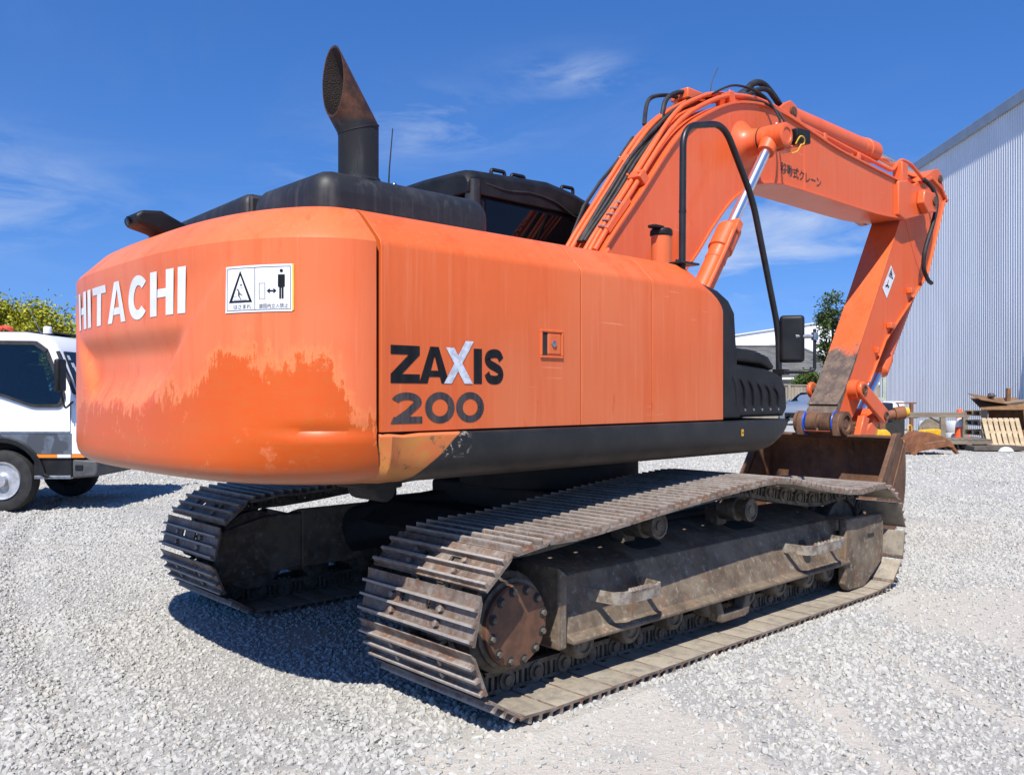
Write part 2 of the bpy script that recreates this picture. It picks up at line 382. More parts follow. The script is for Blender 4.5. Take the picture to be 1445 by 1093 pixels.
# ------------------------------------------------------------------ ground
def gh(x, y):
    h = .022*mnoise.noise(Vector((x*.55, y*.55, 1.7))) + .010*mnoise.noise(Vector((x*1.9, y*1.9, 4.1)))
    # wheel ruts curving past the machine on its left and in front of the camera
    for c0, a in ((-3.05, .10), (-3.55, .13), (-4.5, .05)):
        d = (x - c0 - a*y - .02*y*y)
        h += -.022*math.exp(-(d/.09)**2) + .016*math.exp(-((abs(d)-.2)/.08)**2)
    fall = max(0, min(1, (14 - math.hypot(x, y))/5))
    trk = max(0, min(1, (abs(abs(y)-1.2)-.45)/.4)) if abs(x) < 2.3 else 1
    rid = .026*math.exp(-((abs(y)-1.685)/.075)**2)*max(0, min(1, (2.15-abs(x))/.3)) if abs(y) > 1.6 else 0
    return h*fall*(.25+.75*trk) - .004 + rid*(.7+.5*mnoise.noise(Vector((x*4, y*4, 2.))))
def stone_cover(x, y):
    q = .8*mnoise.noise(Vector((x*.7+.3*y, y*.45-.2*x, 9.))) + .45*mnoise.noise(Vector((x*2.6, y*2.6, 3.)))
    q -= .75*max(0, math.sin((x*.9-y*.35+.25*math.sin(y*1.3))*7.5))**4*max(0, min(1, (-1.75-y)/.5))*max(0, min(1, (x+3.9)/.6))*max(0, min(1, (1.6-x)/.8))
    k = max(.26, min(1, .66 + 2.2*(q+.20)))
    return k
def axis_vals(lo, hi, step, far):
    v = list(np.arange(lo, hi+1e-6, step)); d = step; a = lo; b = hi; L = []; H = []
    while a > -far: d *= 1.35; a -= d; L.append(a)
    d = step
    while b < far: d *= 1.35; b += d; H.append(b)
    return [float(q) for q in L[::-1] + v + H]
gx = axis_vals(-6, 6, .1, 900); gy = axis_vals(-6, 8, .1, 900)
rows = [[(x, y, gh(x, y)) for x in gx] for y in gy]
def ground_mat():
    n = NT('crushed_gravel')
    v = n.vor(95); vc = n.vor(95, None, 'Color'); v2 = n.vor(34); vc2 = n.vor(34, None, 'Color')
    sp = n.node('ShaderNodeSeparateColor'); n.t.links.new(vc, sp.inputs[0])
    sp2 = n.node('ShaderNodeSeparateColor'); n.t.links.new(vc2, sp2.inputs[0])
    c = n.mix(sp.outputs[0], (.325,.318,.288), (.48,.468,.43))
    c = n.mix(n.math('MULTIPLY', sp2.outputs[0], .5), c, (.42,.413,.40))
    c = n.mix(n.math('MULTIPLY', n.ramp(v, .55, .8), .3), c, (.16,.157,.15))
    dust = n.ramp(n.math('ADD', n.noise(.9, 6, .62, n.coord((1, .45, 1), (0, 0, .5))), n.math('MULTIPLY', n.math('SUBTRACT', n.noise(16, 5, .7), .5), .35)), .53, .68)
    c = n.mix(n.math('MULTIPLY', dust, .75), c, (.50,.455,.375))
    c = n.mix(n.math('MULTIPLY', n.ramp(n.noise(2.6, 10, .9), .46, .54), .35), c, (.22,.217,.205))  # dark speckle paints in the shadows that farther stones cast
    mid = n.noise(12, 6, .8); c = n.mix(n.math('MULTIPLY', n.ramp(mid, .545, .62), .7), c, (.13,.128,.12)); c = n.mix(n.math('MULTIPLY', n.ramp(n.noise(3.1, 8, .85), .5, .66), .5), c, (.47,.45,.42)); c = n.mix(n.math('MULTIPLY', n.ramp(n.noise(.5, 6, .7, n.coord((1, .35, 1), (0, 0, .9))), .5, .7), .45), c, (.30,.295,.285))
    at = n.node('ShaderNodeAttribute', attribute_name='fines'); near = n.node('ShaderNodeVectorMath', operation='LENGTH'); n.t.links.new(n.tc.outputs['Object'], near.inputs[0])
    nf = n.ramp(near.outputs['Value'], 9.0, 4.5)
    c = n.mix(n.math('MULTIPLY', nf, .75), c, n.mix(n.ramp(n.noise(60, 5, .7), .3, .7), (.22,.213,.195), (.36,.348,.318)))  # ground darkened near the machine, painting shade into the gaps between stones
    c = n.mix(n.math('MULTIPLY', n.ramp(n.math('ADD', at.outputs['Fac'], n.math('MULTIPLY', n.math('SUBTRACT', n.noise(14, 6, .7), .5), .5)), .30, .66), .85), c, n.mix(n.ramp(n.noise(70, 6, .8), .35, .65), (.41,.375,.31), (.55,.50,.41)))
    big = n.noise(.12, 4, .6)
    c = n.mix(n.math('MULTIPLY', n.ramp(big, .4, .65), .3), c, (.34,.338,.335))
    h = n.math('ADD', n.math('MULTIPLY', v, -1.), n.math('MULTIPLY', v2, -1.2))
    return n.set(col=c, rough=.9, spec=.25, nor=n.bump(n.noise(11, 6, .75), .25, .04, n.bump(h, .4, .006)))
M_GROUND = ground_mat()
GR = kind(MB().grid(rows).build('ground', M_GROUND, smooth=0), 'structure')
da = GR.data.attributes.new('fines', 'FLOAT', 'POINT')
da.data.foreach_set('value', [(1-stone_cover(v.co.x, v.co.y))*max(0., min(1., (9.5-math.hypot(v.co.x+1.2, v.co.y+.5))/4)) for v in GR.data.vertices])

def stone_mat():
    n = NT('crushed_stone'); rn = n.rnd()
    c = n.mix(rn, (.35,.342,.308), (.455,.446,.402))
    c = n.mix(n.ramp(n.math('FRACT', n.math('MULTIPLY', rn, 17.3)), .96, .985), c, (.44,.40,.33))
    c = n.mix(n.math('MULTIPLY', n.ramp(n.noise(2.2, 5, .7), .45, .7), .4), c, (.42,.40,.37))
    return n.set(col=c, rough=.88, spec=.25)
M_STONE = stone_mat()
def gravel():
    xs = np.array(list(np.arange(-5.6, 6.0, .09))+list(np.arange(6.0, 21, .3))); ys = np.array(list(np.arange(-6.0, 6.0, .09))+list(np.arange(6.0, 17, .3)))
    me = bpy.data.meshes.new('gravel'); nx = len(xs); ny = len(ys)
    v = [(float(x), float(y), gh(float(x), float(y))+.001) for y in ys for x in xs]
    f = [(j*nx+i, j*nx+i+1, (j+1)*nx+i+1, (j+1)*nx+i) for j in range(ny-1) for i in range(nx-1)]
    me.from_pydata(v, [], f)
    a = me.attributes.new('dens', 'FLOAT', 'POINT'); b = me.attributes.new('size', 'FLOAT', 'POINT')
    dv = []; sv = []
    for x, y, z in v:
        k = stone_cover(x, y)
        e = min(x+5.6, y+6.0)/1.2; dc = math.hypot(x+2.5, y+2.5); far = 1 if dc < 6 else (6/dc)**2*max(0, min(1, (22-dc)/6))*(1 if dc < 9 else .8)
        dv.append(k*max(0, min(1, e))*far); sv.append((1+max(0, min(1.0, (dc-6)/12)))*(.8+.35*max(-1, min(1, mnoise.noise(Vector((x*1.1, y*1.1, 20.)))))))
    a.data.foreach_set('value', dv); b.data.foreach_set('value', sv)
    o = bpy.data.objects.new('gravel', me); C.objects.link(o); me.materials.append(M_STONE)
    g = bpy.data.node_groups.new('gravel_scatter', 'GeometryNodeTree')
    g.interface.new_socket('Geometry', in_out='INPUT', socket_type='NodeSocketGeometry'); g.interface.new_socket('Geometry', in_out='OUTPUT', socket_type='NodeSocketGeometry')
    N = g.nodes.new; L = g.links.new
    gi = N('NodeGroupInput'); go = N('NodeGroupOutput')
    dp = N('GeometryNodeDistributePointsOnFaces'); L(gi.outputs[0], dp.inputs['Mesh'])
    na = N('GeometryNodeInputNamedAttribute'); na.data_type = 'FLOAT'; na.inputs['Name'].default_value = 'dens'
    mm = N('ShaderNodeMath'); mm.operation = 'MULTIPLY'; mm.inputs[1].default_value = 3300; L(na.outputs['Attribute'], mm.inputs[0]); L(mm.outputs[0], dp.inputs['Density'])
    jn = N('GeometryNodeJoinGeometry')
    for k in range(8):
        ic = N('GeometryNodeMeshIcoSphere'); ic.inputs['Radius'].default_value = 1; ic.inputs['Subdivisions'].default_value = 1 if k % 2 else 2
        nz = N('ShaderNodeTexNoise'); nz.noise_dimensions = '4D'; nz.inputs['W'].default_value = 3.7*k; nz.inputs['Scale'].default_value = 1.1; nz.inputs['Detail'].default_value = 1
        pos = N('GeometryNodeInputPosition'); L(pos.outputs[0], nz.inputs['Vector'])
        sb = N('ShaderNodeVectorMath'); sb.operation = 'SUBTRACT'; sb.inputs[1].default_value = (.5, .5, .5); L(nz.outputs['Color'], sb.inputs[0])
        sc = N('ShaderNodeVectorMath'); sc.operation = 'SCALE'; sc.inputs['Scale'].default_value = 2.4; L(sb.outputs[0], sc.inputs[0])
        sp = N('GeometryNodeSetPosition'); L(ic.outputs[0], sp.inputs['Geometry']); L(sc.outputs[0], sp.inputs['Offset'])
        hull = N('GeometryNodeConvexHull'); L(sp.outputs[0], hull.inputs[0])
        tr = N('GeometryNodeTransform'); tr.inputs['Scale'].default_value = ((1.25, .85, .75), (1, .9, .9), (1.15, .75, .68), (.9, .9, 1.0))[k % 4]; L(hull.outputs[0], tr.inputs[0])
        st = N('GeometryNodeSetMaterial'); st.inputs['Material'].default_value = M_STONE; L(tr.outputs[0], st.inputs[0])
        gi2 = N('GeometryNodeGeometryToInstance'); L(st.outputs[0], gi2.inputs[0]); L(gi2.outputs[0], jn.inputs[0])
    ip = N('GeometryNodeInstanceOnPoints'); L(dp.outputs['Points'], ip.inputs['Points']); L(jn.outputs[0], ip.inputs['Instance'])
    ip.inputs['Pick Instance'].default_value = True
    ri = N('FunctionNodeRandomValue'); ri.data_type = 'INT'; ri.inputs['Min'].default_value = 0 if False else ri.inputs['Min'].default_value
    for q in ri.inputs:
        if q.type == 'INT' and q.name == 'Min': q.default_value = 0
        if q.type == 'INT' and q.name == 'Max': q.default_value = 7
    L([q for q in ri.outputs if q.type == 'INT'][0], ip.inputs['Instance Index'])
    rr = N('FunctionNodeRandomValue'); rr.data_type = 'FLOAT_VECTOR'
    vi = [q for q in rr.inputs if q.type == 'VECTOR']; vi[0].default_value = (-.9, -.9, 0); vi[1].default_value = (.9, .9, 6.28)
    L([q for q in rr.outputs if q.type == 'VECTOR'][0], ip.inputs['Rotation'])
    rs = N('FunctionNodeRandomValue'); rs.data_type = 'FLOAT'
    fo = [q for q in rs.outputs if q.type == 'VALUE'][0]
    pw = N('ShaderNodeMath'); pw.operation = 'POWER'; pw.inputs[1].default_value = 2.3; L(fo, pw.inputs[0])
    mr = N('ShaderNodeMapRange'); mr.inputs[3].default_value = .005; mr.inputs[4].default_value = .0195; L(pw.outputs[0], mr.inputs[0])
    nb = N('GeometryNodeInputNamedAttribute'); nb.data_type = 'FLOAT'; nb.inputs['Name'].default_value = 'size'
    ms = N('ShaderNodeMath'); ms.operation = 'MULTIPLY'; L(mr.outputs[0], ms.inputs[0]); L(nb.outputs['Attribute'], ms.inputs[1])
    L(ms.outputs[0], ip.inputs['Scale'])
    L(ip.outputs[0], go.inputs[0])
    md = o.modifiers.new('scatter', 'NODES'); md.node_group = g
    kind(o, 'stuff'); tag(o, 'loose pale grey crushed stone covering the yard around the excavator', 'gravel')
gravel()

# ------------------------------------------------------------------ excavator
EX = empty('excavator', (0, 0, 0), 0, 'large orange tracked excavator with black hood and tall exhaust, bucket resting on the gravel', 'excavator')

# ---- counterweight, lofted from its plan curve
W0, D0, XF = 1.355, .53, -2.35
def cw_plan(th, off=0):
    s = math.sin(th); y = (W0-off)*math.copysign(abs(s)**(2/3), s)
    return XF-(D0-off)*math.cos(th), -y          # th>0 towards -Y (the camera side)
_th = np.linspace(-PI/2, PI/2, 721); _pl = np.array([cw_plan(t) for t in _th])
_s = np.concatenate([[0], np.cumsum(np.hypot(*np.diff(_pl, axis=0).T))]); _s -= _s[360]
def sst(x, a, b):
    t = max(0., min(1., (x-a)/(b-a))); return t*t*(3-2*t)
def recess(y, z):
    wz = .40 + (z-1.36)/.31*.30
    if z > 1.67 or z < 1.33: wz = .70 if z > 1.67 else .38
    m = sst(wz-abs(y), -.015, .07)*(1-sst(z, 1.56, 1.70))*sst(z, 1.33, 1.50)
    v = .012*sst(z, 1.30, 1.5)*(1-sst(abs(y)-(.40+(z-1.36)*.968), -.02, .05))*(1-sst(z, 1.85, 2.0))
    return .043*m + v
def cwmap(s, z, d=.003):
    th = float(np.interp(s, _s, _th)); x, y = cw_plan(th)
    x2, y2 = cw_plan(th+.01); t = Vector((x2-x, y2-y)).normalized(); nrm = Vector((-abs(t.y), -t.x*math.copysign(1, t.y))) if False else Vector((t.y, -t.x))
    if nrm.x > 0 and abs(y) < 1.2: nrm = -nrm
    k = recess(y, z)
    return (x + k + nrm.x*d, y + nrm.y*d, z)
prof = [(.42,1.032),(.20,1.032),(.11,1.034),(.06,1.044),(.026,1.066),(.008,1.096),(0,1.14)] + [(0, z) for z in np.linspace(1.2, 1.97, 44)] + [(0,2.0),(.012,2.018),(.125,2.13),(.16,2.150),(.22,2.164),(.34,2.170),(.5,2.172)]
ths = np.linspace(-PI/2, PI/2, 141)
# even spacing along the curve
ths = [float(np.interp(q, _s, _th)) for q in np.linspace(_s[0], _s[-1], 170)]
rows = []
for off, z in prof:
    r_ = []
    for th in ths:
        x, y = cw_plan(th, off)
        k = recess(y, z) if off == 0 else 0
        # dent and tuck in the lower near corner
        dd = math.exp(-((y+1.28)/.11)**2-((z-1.255)/.02)**2)*.014 + (math.exp(-((y+1.3)/.28)**2)*sst(z, 1.24, 1.06)*.05)
        r_.append((x+k+dd*.8, y+dd*.6 if y < 0 else y, z))
    rows.append(r_)
m = MB().grid(rows)
nr = len(ths); m.f.append(tuple(range(nr))[::-1])
base = (len(rows)-1)*nr; m.f.append(tuple(range(base, base+nr)))
CWO = m.build('counterweight', M_CW, EX, smooth=32)

def strip(path, wd):
    """flat stroke along a 2-D path, as quads"""
    P = [Vector(p) for p in path]; L = []; q = []
    for i, p in enumerate(P):
        t = (P[min(i+1, len(P)-1)]-P[max(i-1, 0)]).normalized(); nn = Vector((-t.y, t.x))
        wv = wd[i] if isinstance(wd, (list, tuple)) else wd
        L.append((tuple(p+nn*wv/2), tuple(p-nn*wv/2)))
    return [[L[i][0], L[i][1], L[i+1][1], L[i+1][0]] for i in range(len(L)-1)]
def arc(cx, cy, rx, ry, a0, a1, n=14):
    return [(cx+rx*math.cos(R(a0+(a1-a0)*i/n)), cy+ry*math.sin(R(a0+(a1-a0)*i/n))) for i in range(n+1)]
def rect(a, b, c, d): return [(a, c), (b, c), (b, d), (a, d)]
def sub(q, n=4):
    """split a quad so that it can follow a curved surface"""
    a, b, c, d = [Vector(p) for p in q]; o = []
    for i in range(n):
        t0, t1 = i/n, (i+1)/n
        o.append([tuple(a.lerp(b, t0)), tuple(a.lerp(b, t1)), tuple(d.lerp(c, t1)), tuple(d.lerp(c, t0))])
    return o
def glyph(ch, st=.225):
    if ch == 'I': return .21, [rect(0, .21, 0, 1)]
    if ch == 'H': return .74, [rect(0, st, 0, 1), rect(.74-st, .74, 0, 1), rect(st, .74-st, .41, .60)]
    if ch == 'T': return .72, [rect(0, .72, .81, 1), rect(.36-st/2, .36+st/2, 0, .81)]
    if ch == 'A':
        l = [[(0,0),(.21,0),(.262,.2),(.31,.385)], [(0,0),(.31,.385),(.415,.79),(.315,1)], [(.262,.2),(.415,.2),(.415,.385),(.31,.385)], [(.415,.79),(.415,1),(.315,1),(.315,1)]]
        l = [[(0,0),(.21,0),(.405,.80),(.315,1)], [(.262,.2),(.415,.2),(.415,.375),(.304,.375)], [(.405,.80),(.415,.80),(.415,1),(.315,1)]]
        return .83, l + [[(.83-x, y) for x, y in q][::-1] for q in l]
    if ch == 'C': return .76, strip(arc(.40, .5, .295, .40, 42, 318, 26), .225)
    return .3, []
WHT = []
def letters(text, s0, s1, z0, z1, shear, fn, gap=.115, mat=None, parent=None, nm='letter', st=.225):
    G = [glyph(c, st) for c in text]; tot = sum(g[0] for g in G)+gap*(len(G)-1); k = (s1-s0)/tot; x = 0
    for (wd, qs) in G:
        mb = MB()
        for q in qs:
            for q2 in sub(q, 3):
                vv = [fn(s0+(x+p[0]+shear*(p[1]-.5))*k, z0+p[1]*(z1-z0)) for p in q2]
                mb.add(vv, [(0, 1, 2, 3)])
        mb.build(nm, mat, parent, smooth=0); x += wd+gap
letters('HITACHI', -.735, .69, 1.733, 1.925, .05, lambda s, z: cwmap(s, z, .0022), mat=M_WHITE, parent=CWO)

# warning decal on the near corner: white plate, thin frames, triangle and standing figure
sL = float(np.interp(.94, -_pl[:,1][::1], _s)) if False else None
def s_of_y(y): return float(np.interp(-y, -_pl[:,1], _s))
sa, sb_ = s_of_y(-.945), s_of_y(-1.215); za, zb = 1.716, 1.898
def dm(u, v, d): return cwmap(sa+(sb_-sa)*u, za+(zb-za)*v, d)
def decal_patch(nm, quads, mat, d, parent, n=6):
    mb = MB()
    for q in quads:
        for q2 in sub(q, n): mb.add([dm(p[0], p[1], d) for p in q2], [(0, 1, 2, 3)])
    o = mb.build(nm, mat, parent, smooth=0); bm = bmesh.new(); bm.from_mesh(o.data); bmesh.ops.remove_doubles(bm, verts=bm.verts, dist=1e-5); bmesh.ops.recalc_face_normals(bm, faces=bm.faces); bm.to_mesh(o.data); bm.free(); return o
decal_patch('warning_decal', [rect(0, .975, 0, 1)], M_WHITE, .003, CWO, 12)
decal_patch('decal_edge', [rect(.975, 1, .02, 1)], M_YEL, .003, CWO, 1)
fr = [rect(.03,.955,.045,.055), rect(.03,.955,.945,.955), rect(.03,.036,.055,.945), rect(.949,.955,.055,.945), rect(.465,.471,.055,.945)]
decal_patch('decal_frame', fr, M_INK2, .0045, CWO, 6)
tri = [[(.065,.215),(.43,.215),(.385,.255),(.115,.255)], [(.065,.215),(.115,.255),(.2475,.80),(.2475,.90)], [(.43,.215),(.2475,.90),(.2475,.80),(.385,.255)]]
fig = [rect(.805,.865,.50,.78), rect(.79,.805,.52,.78), rect(.865,.88,.52,.78), rect(.808,.832,.27,.50), rect(.840,.864,.27,.50)] + [[(.835, .86), (.835+.022*math.cos(a), .86+.035*math.sin(a)), (.835+.022*math.cos(a+.4), .86+.035*math.sin(a+.4)), (.835+.022*math.cos(a+.8), .86+.035*math.sin(a+.8))] for a in np.arange(0, 6.28, .8)]
fig = [[tuple(map(float, p)) for p in q] for q in fig]
arw = [rect(.665,.745,.425,.455), [(.64,.44),(.675,.49),(.685,.475),(.665,.44)], [(.64,.44),(.665,.44),(.685,.405),(.675,.39)], [(.77,.44),(.745,.44),(.725,.475),(.735,.49)], [(.77,.44),(.735,.39),(.725,.405),(.745,.44)]]
bxs = [rect(.53,.615,.27,.276), rect(.53,.615,.604,.61), rect(.53,.535,.276,.604), rect(.61,.615,.276,.604)]
psn = [[(.19,.50),(.215,.47),(.225,.485),(.20,.515)], [(.215,.35),(.235,.35),(.235,.47),(.215,.47)], [(.235,.40),(.28,.36),(.28,.375),(.24,.42)], [(.225,.35),(.25,.285),(.26,.29),(.24,.35)], rect(.14,.35,.27,.276), rect(.23,.30,.53,.535), rect(.245,.275,.58,.60), rect(.14,.20,.345,.35)]
decal_patch('pictogram', tri + fig + arw + bxs + psn, M_INK, .0045, CWO, 2)

def text_mesh(body, size, mat, name, parent, M, offset=0.0, depth=0):
    cu = bpy.data.curves.new(name, 'FONT'); cu.body = body; cu.size = size; cu.offset = offset; cu.extrude = depth; cu.resolution_u = 2
    t = bpy.data.objects.new(name+'_curve', cu); C.objects.link(t)
    dg = bpy.context.evaluated_depsgraph_get(); me = bpy.data.meshes.new_from_object(t.evaluated_get(dg), depsgraph=dg)
    bpy.data.objects.remove(t); bpy.data.curves.remove(cu)
    me.materials.clear(); me.materials.append(mat)
    if callable(M):
        for v in me.vertices: v.co = M(v.co.x, v.co.y)
    else: me.transform(M)
    o = bpy.data.objects.new(name, me); C.objects.link(o); o.parent = parent; return o
text_mesh('はさまれ', .021, M_INK2, 'decal_writing', CWO, lambda x, y: Vector(dm(.135+x/.30, .085+y/.19, .0045)))
text_mesh('旋回内立入禁止', .019, M_INK2, 'decal_writing', CWO, lambda x, y: Vector(dm(.53+x/.335, .085+y/.185, .0045)))
# small serial digits by the far corner
text_mesh('24', .055, M_INK, 'serial_digits', CWO, lambda x, y: Vector(cwmap(-.93+x, 1.53+y, .004)))

# ---- rear camera pod and black engine hood
def rounded_box(mb, x0, x1, y0, y1, z0, z1): mb.box(x0, x1, y0, y1, z0, z1); return mb
rounded_box(MB(), -2.36, -1.36, -.95, -.275, 2.12, 2.385).build('hood_cover', M_HOOD, EX, 50, .10, 5)
mb = MB(); mb.prism([(-.262,2.12),(1.20,2.12),(1.20,2.24),(1.05,2.355),(-.262,2.388)], -2.37, -1.36, 'X'); mb.build('hood_cover', M_HOOD, EX, 50, .06, 5)
mb = MB(); mb.box(-2.352, -1.4, -.285, -.25, 2.12, 2.362); mb.build('hood_joint', M_RUB, EX, 50, .012, 2)
for x, y in ((-2.22,-.80),(-1.55,-.80),(-1.9,-.84),(-1.5,-.5)): MB().lathe([(.013,0),(.013,.008),(.008,.014),(0,.016)], (x, y, 2.383), (0,0,1), 8).build('hood_bolt', M_STEEL, EX)
pod = MB(); pod.prism([(-2.72,2.245),(-2.735,2.285),(-2.70,2.315),(-2.60,2.325),(-2.44,2.255),(-2.42,2.17),(-2.52,2.17),(-2.62,2.22)], .18, .36); pod.build('camera_pod', M_BLK, EX, 40, .018, 3)
lens = MB(); lens.lathe([(.022,0),(.022,.006),(.016,.008),(0,.008)], (-2.733,.27,2.268), (-1,0,-.2), 14); lens.build('camera_lens', M_GLASS, EX)

# ---- exhaust stack: straight pipe, mitred elbow, vertical mouth; open and hollow
def pipe_stack():
    cx, cy, r, t = -2.06, -.78, .0935, .006; n = 40
    d = Vector((-.575, 0, .818)); rows_o = []
    def ring(rad, f): return [f(rad*math.cos(2*PI*i/n), rad*math.sin(2*PI*i/n)) for i in range(n)]
    k = math.tan((math.atan2(.575, .818))/2)
    zj = 2.628; xm = cx-.136
    def bot(x, y): return (cx+x, cy+y, 2.30)
    def joint(x, y): return (cx+x, cy+y, zj+x*k)
    def mouth(x, y):
        p = Vector(joint(x, y)); s = (xm-.018*y/r*0-p.x)/d.x; q = p+d*s; return tuple(q)
    o = MB().grid([ring(r, bot), ring(r, joint), ring(r, mouth), ring(r-t, mouth)], True).build('exhaust_pipe', M_EXH, EX, 35)
    MB().grid([ring(r-t, mouth), ring(r-t, joint), ring(r-t, bot)], True).build('pipe_bore', M_SOOT, o, 35)
    wl = MB(); wl.tube([joint(math.cos(a)*r*1.0, math.sin(a)*r*1.0) for a in np.linspace(0, 2*PI, 41)], .0035, 6); wl.build('weld_seam', M_EXH, o)
    MB().lathe([(.108,0),(.108,.008),(.100,.012),(.100,.02)], (cx, cy, 2.38), (0,0,1), 32).build('exhaust_collar', M_HOOD, o)
pipe_stack()
mb = MB(); mb.tube([(-1.62,-.38,2.34),(-1.61,-.385,2.60),(-1.595,-.395,2.82)], [.006,.004,.003], 6); mb.cyl((-1.62,-.38,2.34), (-1.619,-.38,2.44), .011, .007, 8); mb.build('antenna', M_RUB, EX)

# ---- side doors (cross section swept along X), left side mirrored
sec = [(-1.355,1.246),(-1.355,1.60),(-1.355,1.985),(-1.350,2.005),(-1.343,2.017),(-1.235,2.122),(-1.20,2.148),(-1.15,2.163),(-1.05,2.170),(-.86,2.172)]
def side_door(x0, x1, sg, front=False, nm='side_door'):
    xs = list(np.linspace(x0, x1, 3)) if not front else list(np.linspace(x0, x1-.26, 3))+[x1-.26+.26*math.sin(a) for a in np.linspace(.15, PI/2, 9)]
    ro = []; ri = []
    for x in xs:
        dz = 0
        if front:
            q = max(0, (x-(x1-.26))/.26); dz = .20*(1-math.sqrt(max(0, 1-q*q)))
        a = []; b_ = []
        for y, z in sec:
            zc = z if z < 1.9 else z-dz*sst(z, 1.85, 2.1)
            a.append((x, -sg*y, zc)); b_.append((x, -sg*(y+.03), zc-(.03 if z > 2.0 else 0)))
        ro.append(a); ri.append(b_)
    mb = MB(); nc = len(sec)
    ring = [a+b_[::-1] for a, b_ in zip(ro, ri)]
    mb.grid(ring, True); L = len(ring[0]); mb.f.append(tuple(range(L))[::-1]); q = (len(ring)-1)*L; mb.f.append(tuple(range(q, q+L)))
    return mb.build(nm, M_OR, EX, 30, .007, 2, 50)
DR = [side_door(-2.327, -1.158, -1), side_door(-1.150, -.597, -1), side_door(-.589, .085, -1, True)]
for a, b_ in ((-2.312, -1.158), (-1.15, -.45)): side_door(a, b_, 1)
mb = MB(); mb.prism([(-1.315,1.10),(1.315,1.10),(1.315,1.97),(1.15,2.09),(-1.15,2.09),(-1.315,1.97)], -2.345, -.12, 'X'); mb.build('engine_bay', M_DARK, EX, 0)
mb = MB(); mb.box(-1.36, .0, -.90, .30, 2.11, 2.150); mb.box(-2.345, -1.3, -.9, 1.3, 2.12, 2.168); mb.build('deck_plate', M_OR, EX, 0, .01)

# latch on the first door: recessed cup with a keyed handle
hx0, hx1, hz0, hz1 = -1.438, -1.285, 1.578, 1.688
Yd = -1.355
mb = MB()
for a in ((hx0, hx1, hz1, hz1+.012), (hx0, hx1, hz0-.012, hz0), (hx0-.0, hx0+.012, hz0, hz1), (hx1-.012, hx1, hz0, hz1)): mb.box(a[0], a[1], Yd-.008, Yd+.002, a[2], a[3])
lt = mb.build('latch_frame', M_OR, DR[0], 0, .003)
MB().box(hx0+.012, hx0+.048, Yd-.0015, Yd+.004, hz0, hz1).build('latch_pocket', M_DARK, lt, 0)
MB().box(hx0+.048, hx1-.016, Yd-.006, Yd+.004, hz0+.006, hz1-.006).build('latch_plate', M_OR, lt, 0, .006)
MB().lathe([(.015,0),(.015,.006),(.011,.009),(0,.009)], (-1.352, Yd-.005, 1.634), (0,-1,0), 16).build('key_lock', M_STEEL, lt)

# side lettering
def side(u, v, y=-1.3566): return (u, y, v)
def flat_glyph(nm, quads, mat, parent):
    mb = MB()
    for q in quads: mb.add([side(*p) for p in q], [tuple(range(len(q)))])
    return mb.build(nm, mat, parent, 0)
zx = -2.283; zb0, zb1 = 1.442, 1.595; H = zb1-zb0
def SC(quads, x, w): return [[(x+p[0]*w, zb0+p[1]*H) for p in q] for q in quads]
flat_glyph('letter', SC([rect(0,1,.76,1), rect(0,1,0,.24), [(0,.24),(.38,.24),(1,.76),(.62,.76)]], zx, .145), M_INK, DR[0])
A2 = [[(0,0),(.26,0),(.5,.74),(.34,1)], [(.32,.18),(.5,.18),(.5,.36),(.378,.36)], [(.34,1),(.5,.74),(.5,1),(.5,1)]]
A2 = [[(0,0),(.27,0),(.49,.72),(.36,1)], [(.325,.18),(.5,.18),(.5,.35),(.377,.35)], [(.36,1),(.49,.72),(.5,.72),(.5,1)]]
flat_glyph('letter', SC(A2+[[(1-x, y) for x, y in q][::-1] for q in A2], zx+.142, .16), M_INK, DR[0])
flat_glyph('letter', [[(zx+.272+p[0]*.165, zb0+p[1]*H) for p in q] for q in ([(0,-.0),(.26,0),(.99,1.22),(.74,1.22)], [(.70,0),(.97,0),(.565,.50),(.415,.25)], [(.06,1.0),(.33,1.0),(.565,.51),(.43,.28)])][:0] or [[(zx+.272+p[0]*.165, zb0+p[1]*H, ) for p in q] for q in ([(0,0),(.25,0),(1.0,1.2),(.72,1.2)],)], M_GREY, DR[0]).location.y = -.0006
mb = MB()
for q in ([(.06,1.0),(.33,1.0),(.96,0),(.68,0)],): mb.add([side(zx+.272+p[0]*.165, zb0+p[1]*H, -1.3578) for p in q], [(0,1,2,3)])
mb.build('letter', M_GREY, DR[0], 0)
flat_glyph('letter', SC([rect(0,1,0,1)], zx+.437, .047), M_INK, DR[0])
sp_ = arc(.52,.715,.33,.185,15,205,14) + arc(.52,.50,.40,.10,215,215,1)[:0]
Spath = [(q.x, q.y) for q in bez([(.86,.70,0),(.74,.85,0),(.50,.885,0),(.24,.83,0),(.155,.69,0),(.30,.57,0),(.52,.50,0),(.76,.41,0),(.85,.28,0),(.74,.15,0),(.50,.115,0),(.25,.16,0),(.14,.31,0)], 5)]
flat_glyph('letter', SC(strip(Spath, .25), zx+.497, .118), M_INK, DR[0])
z20, z21 = 1.278, 1.404; H2 = z21-z20
def SD(quads, x, w): return [[(x+p[0]*w, z20+p[1]*H2) for p in q] for q in quads]
two = strip(arc(.5,.70,.36,.19,170,-38,16)+[(.55,.36),(.20,.11)], .23)
flat_glyph('numeral', SD(two, zx, .158), M_INK2, DR[0]).location.y = -.0005; flat_glyph('numeral', SD([[(0,0),(1,0),(1,.22),(.09,.22)]], zx, .158), M_INK2, DR[0])
for k in range(2): flat_glyph('numeral', SD(strip(arc(.5,.5,.385,.405,0,360,28), [.23+.0*i for i in range(29)]), zx+.172+.166*k, .158), M_INK2, DR[0])

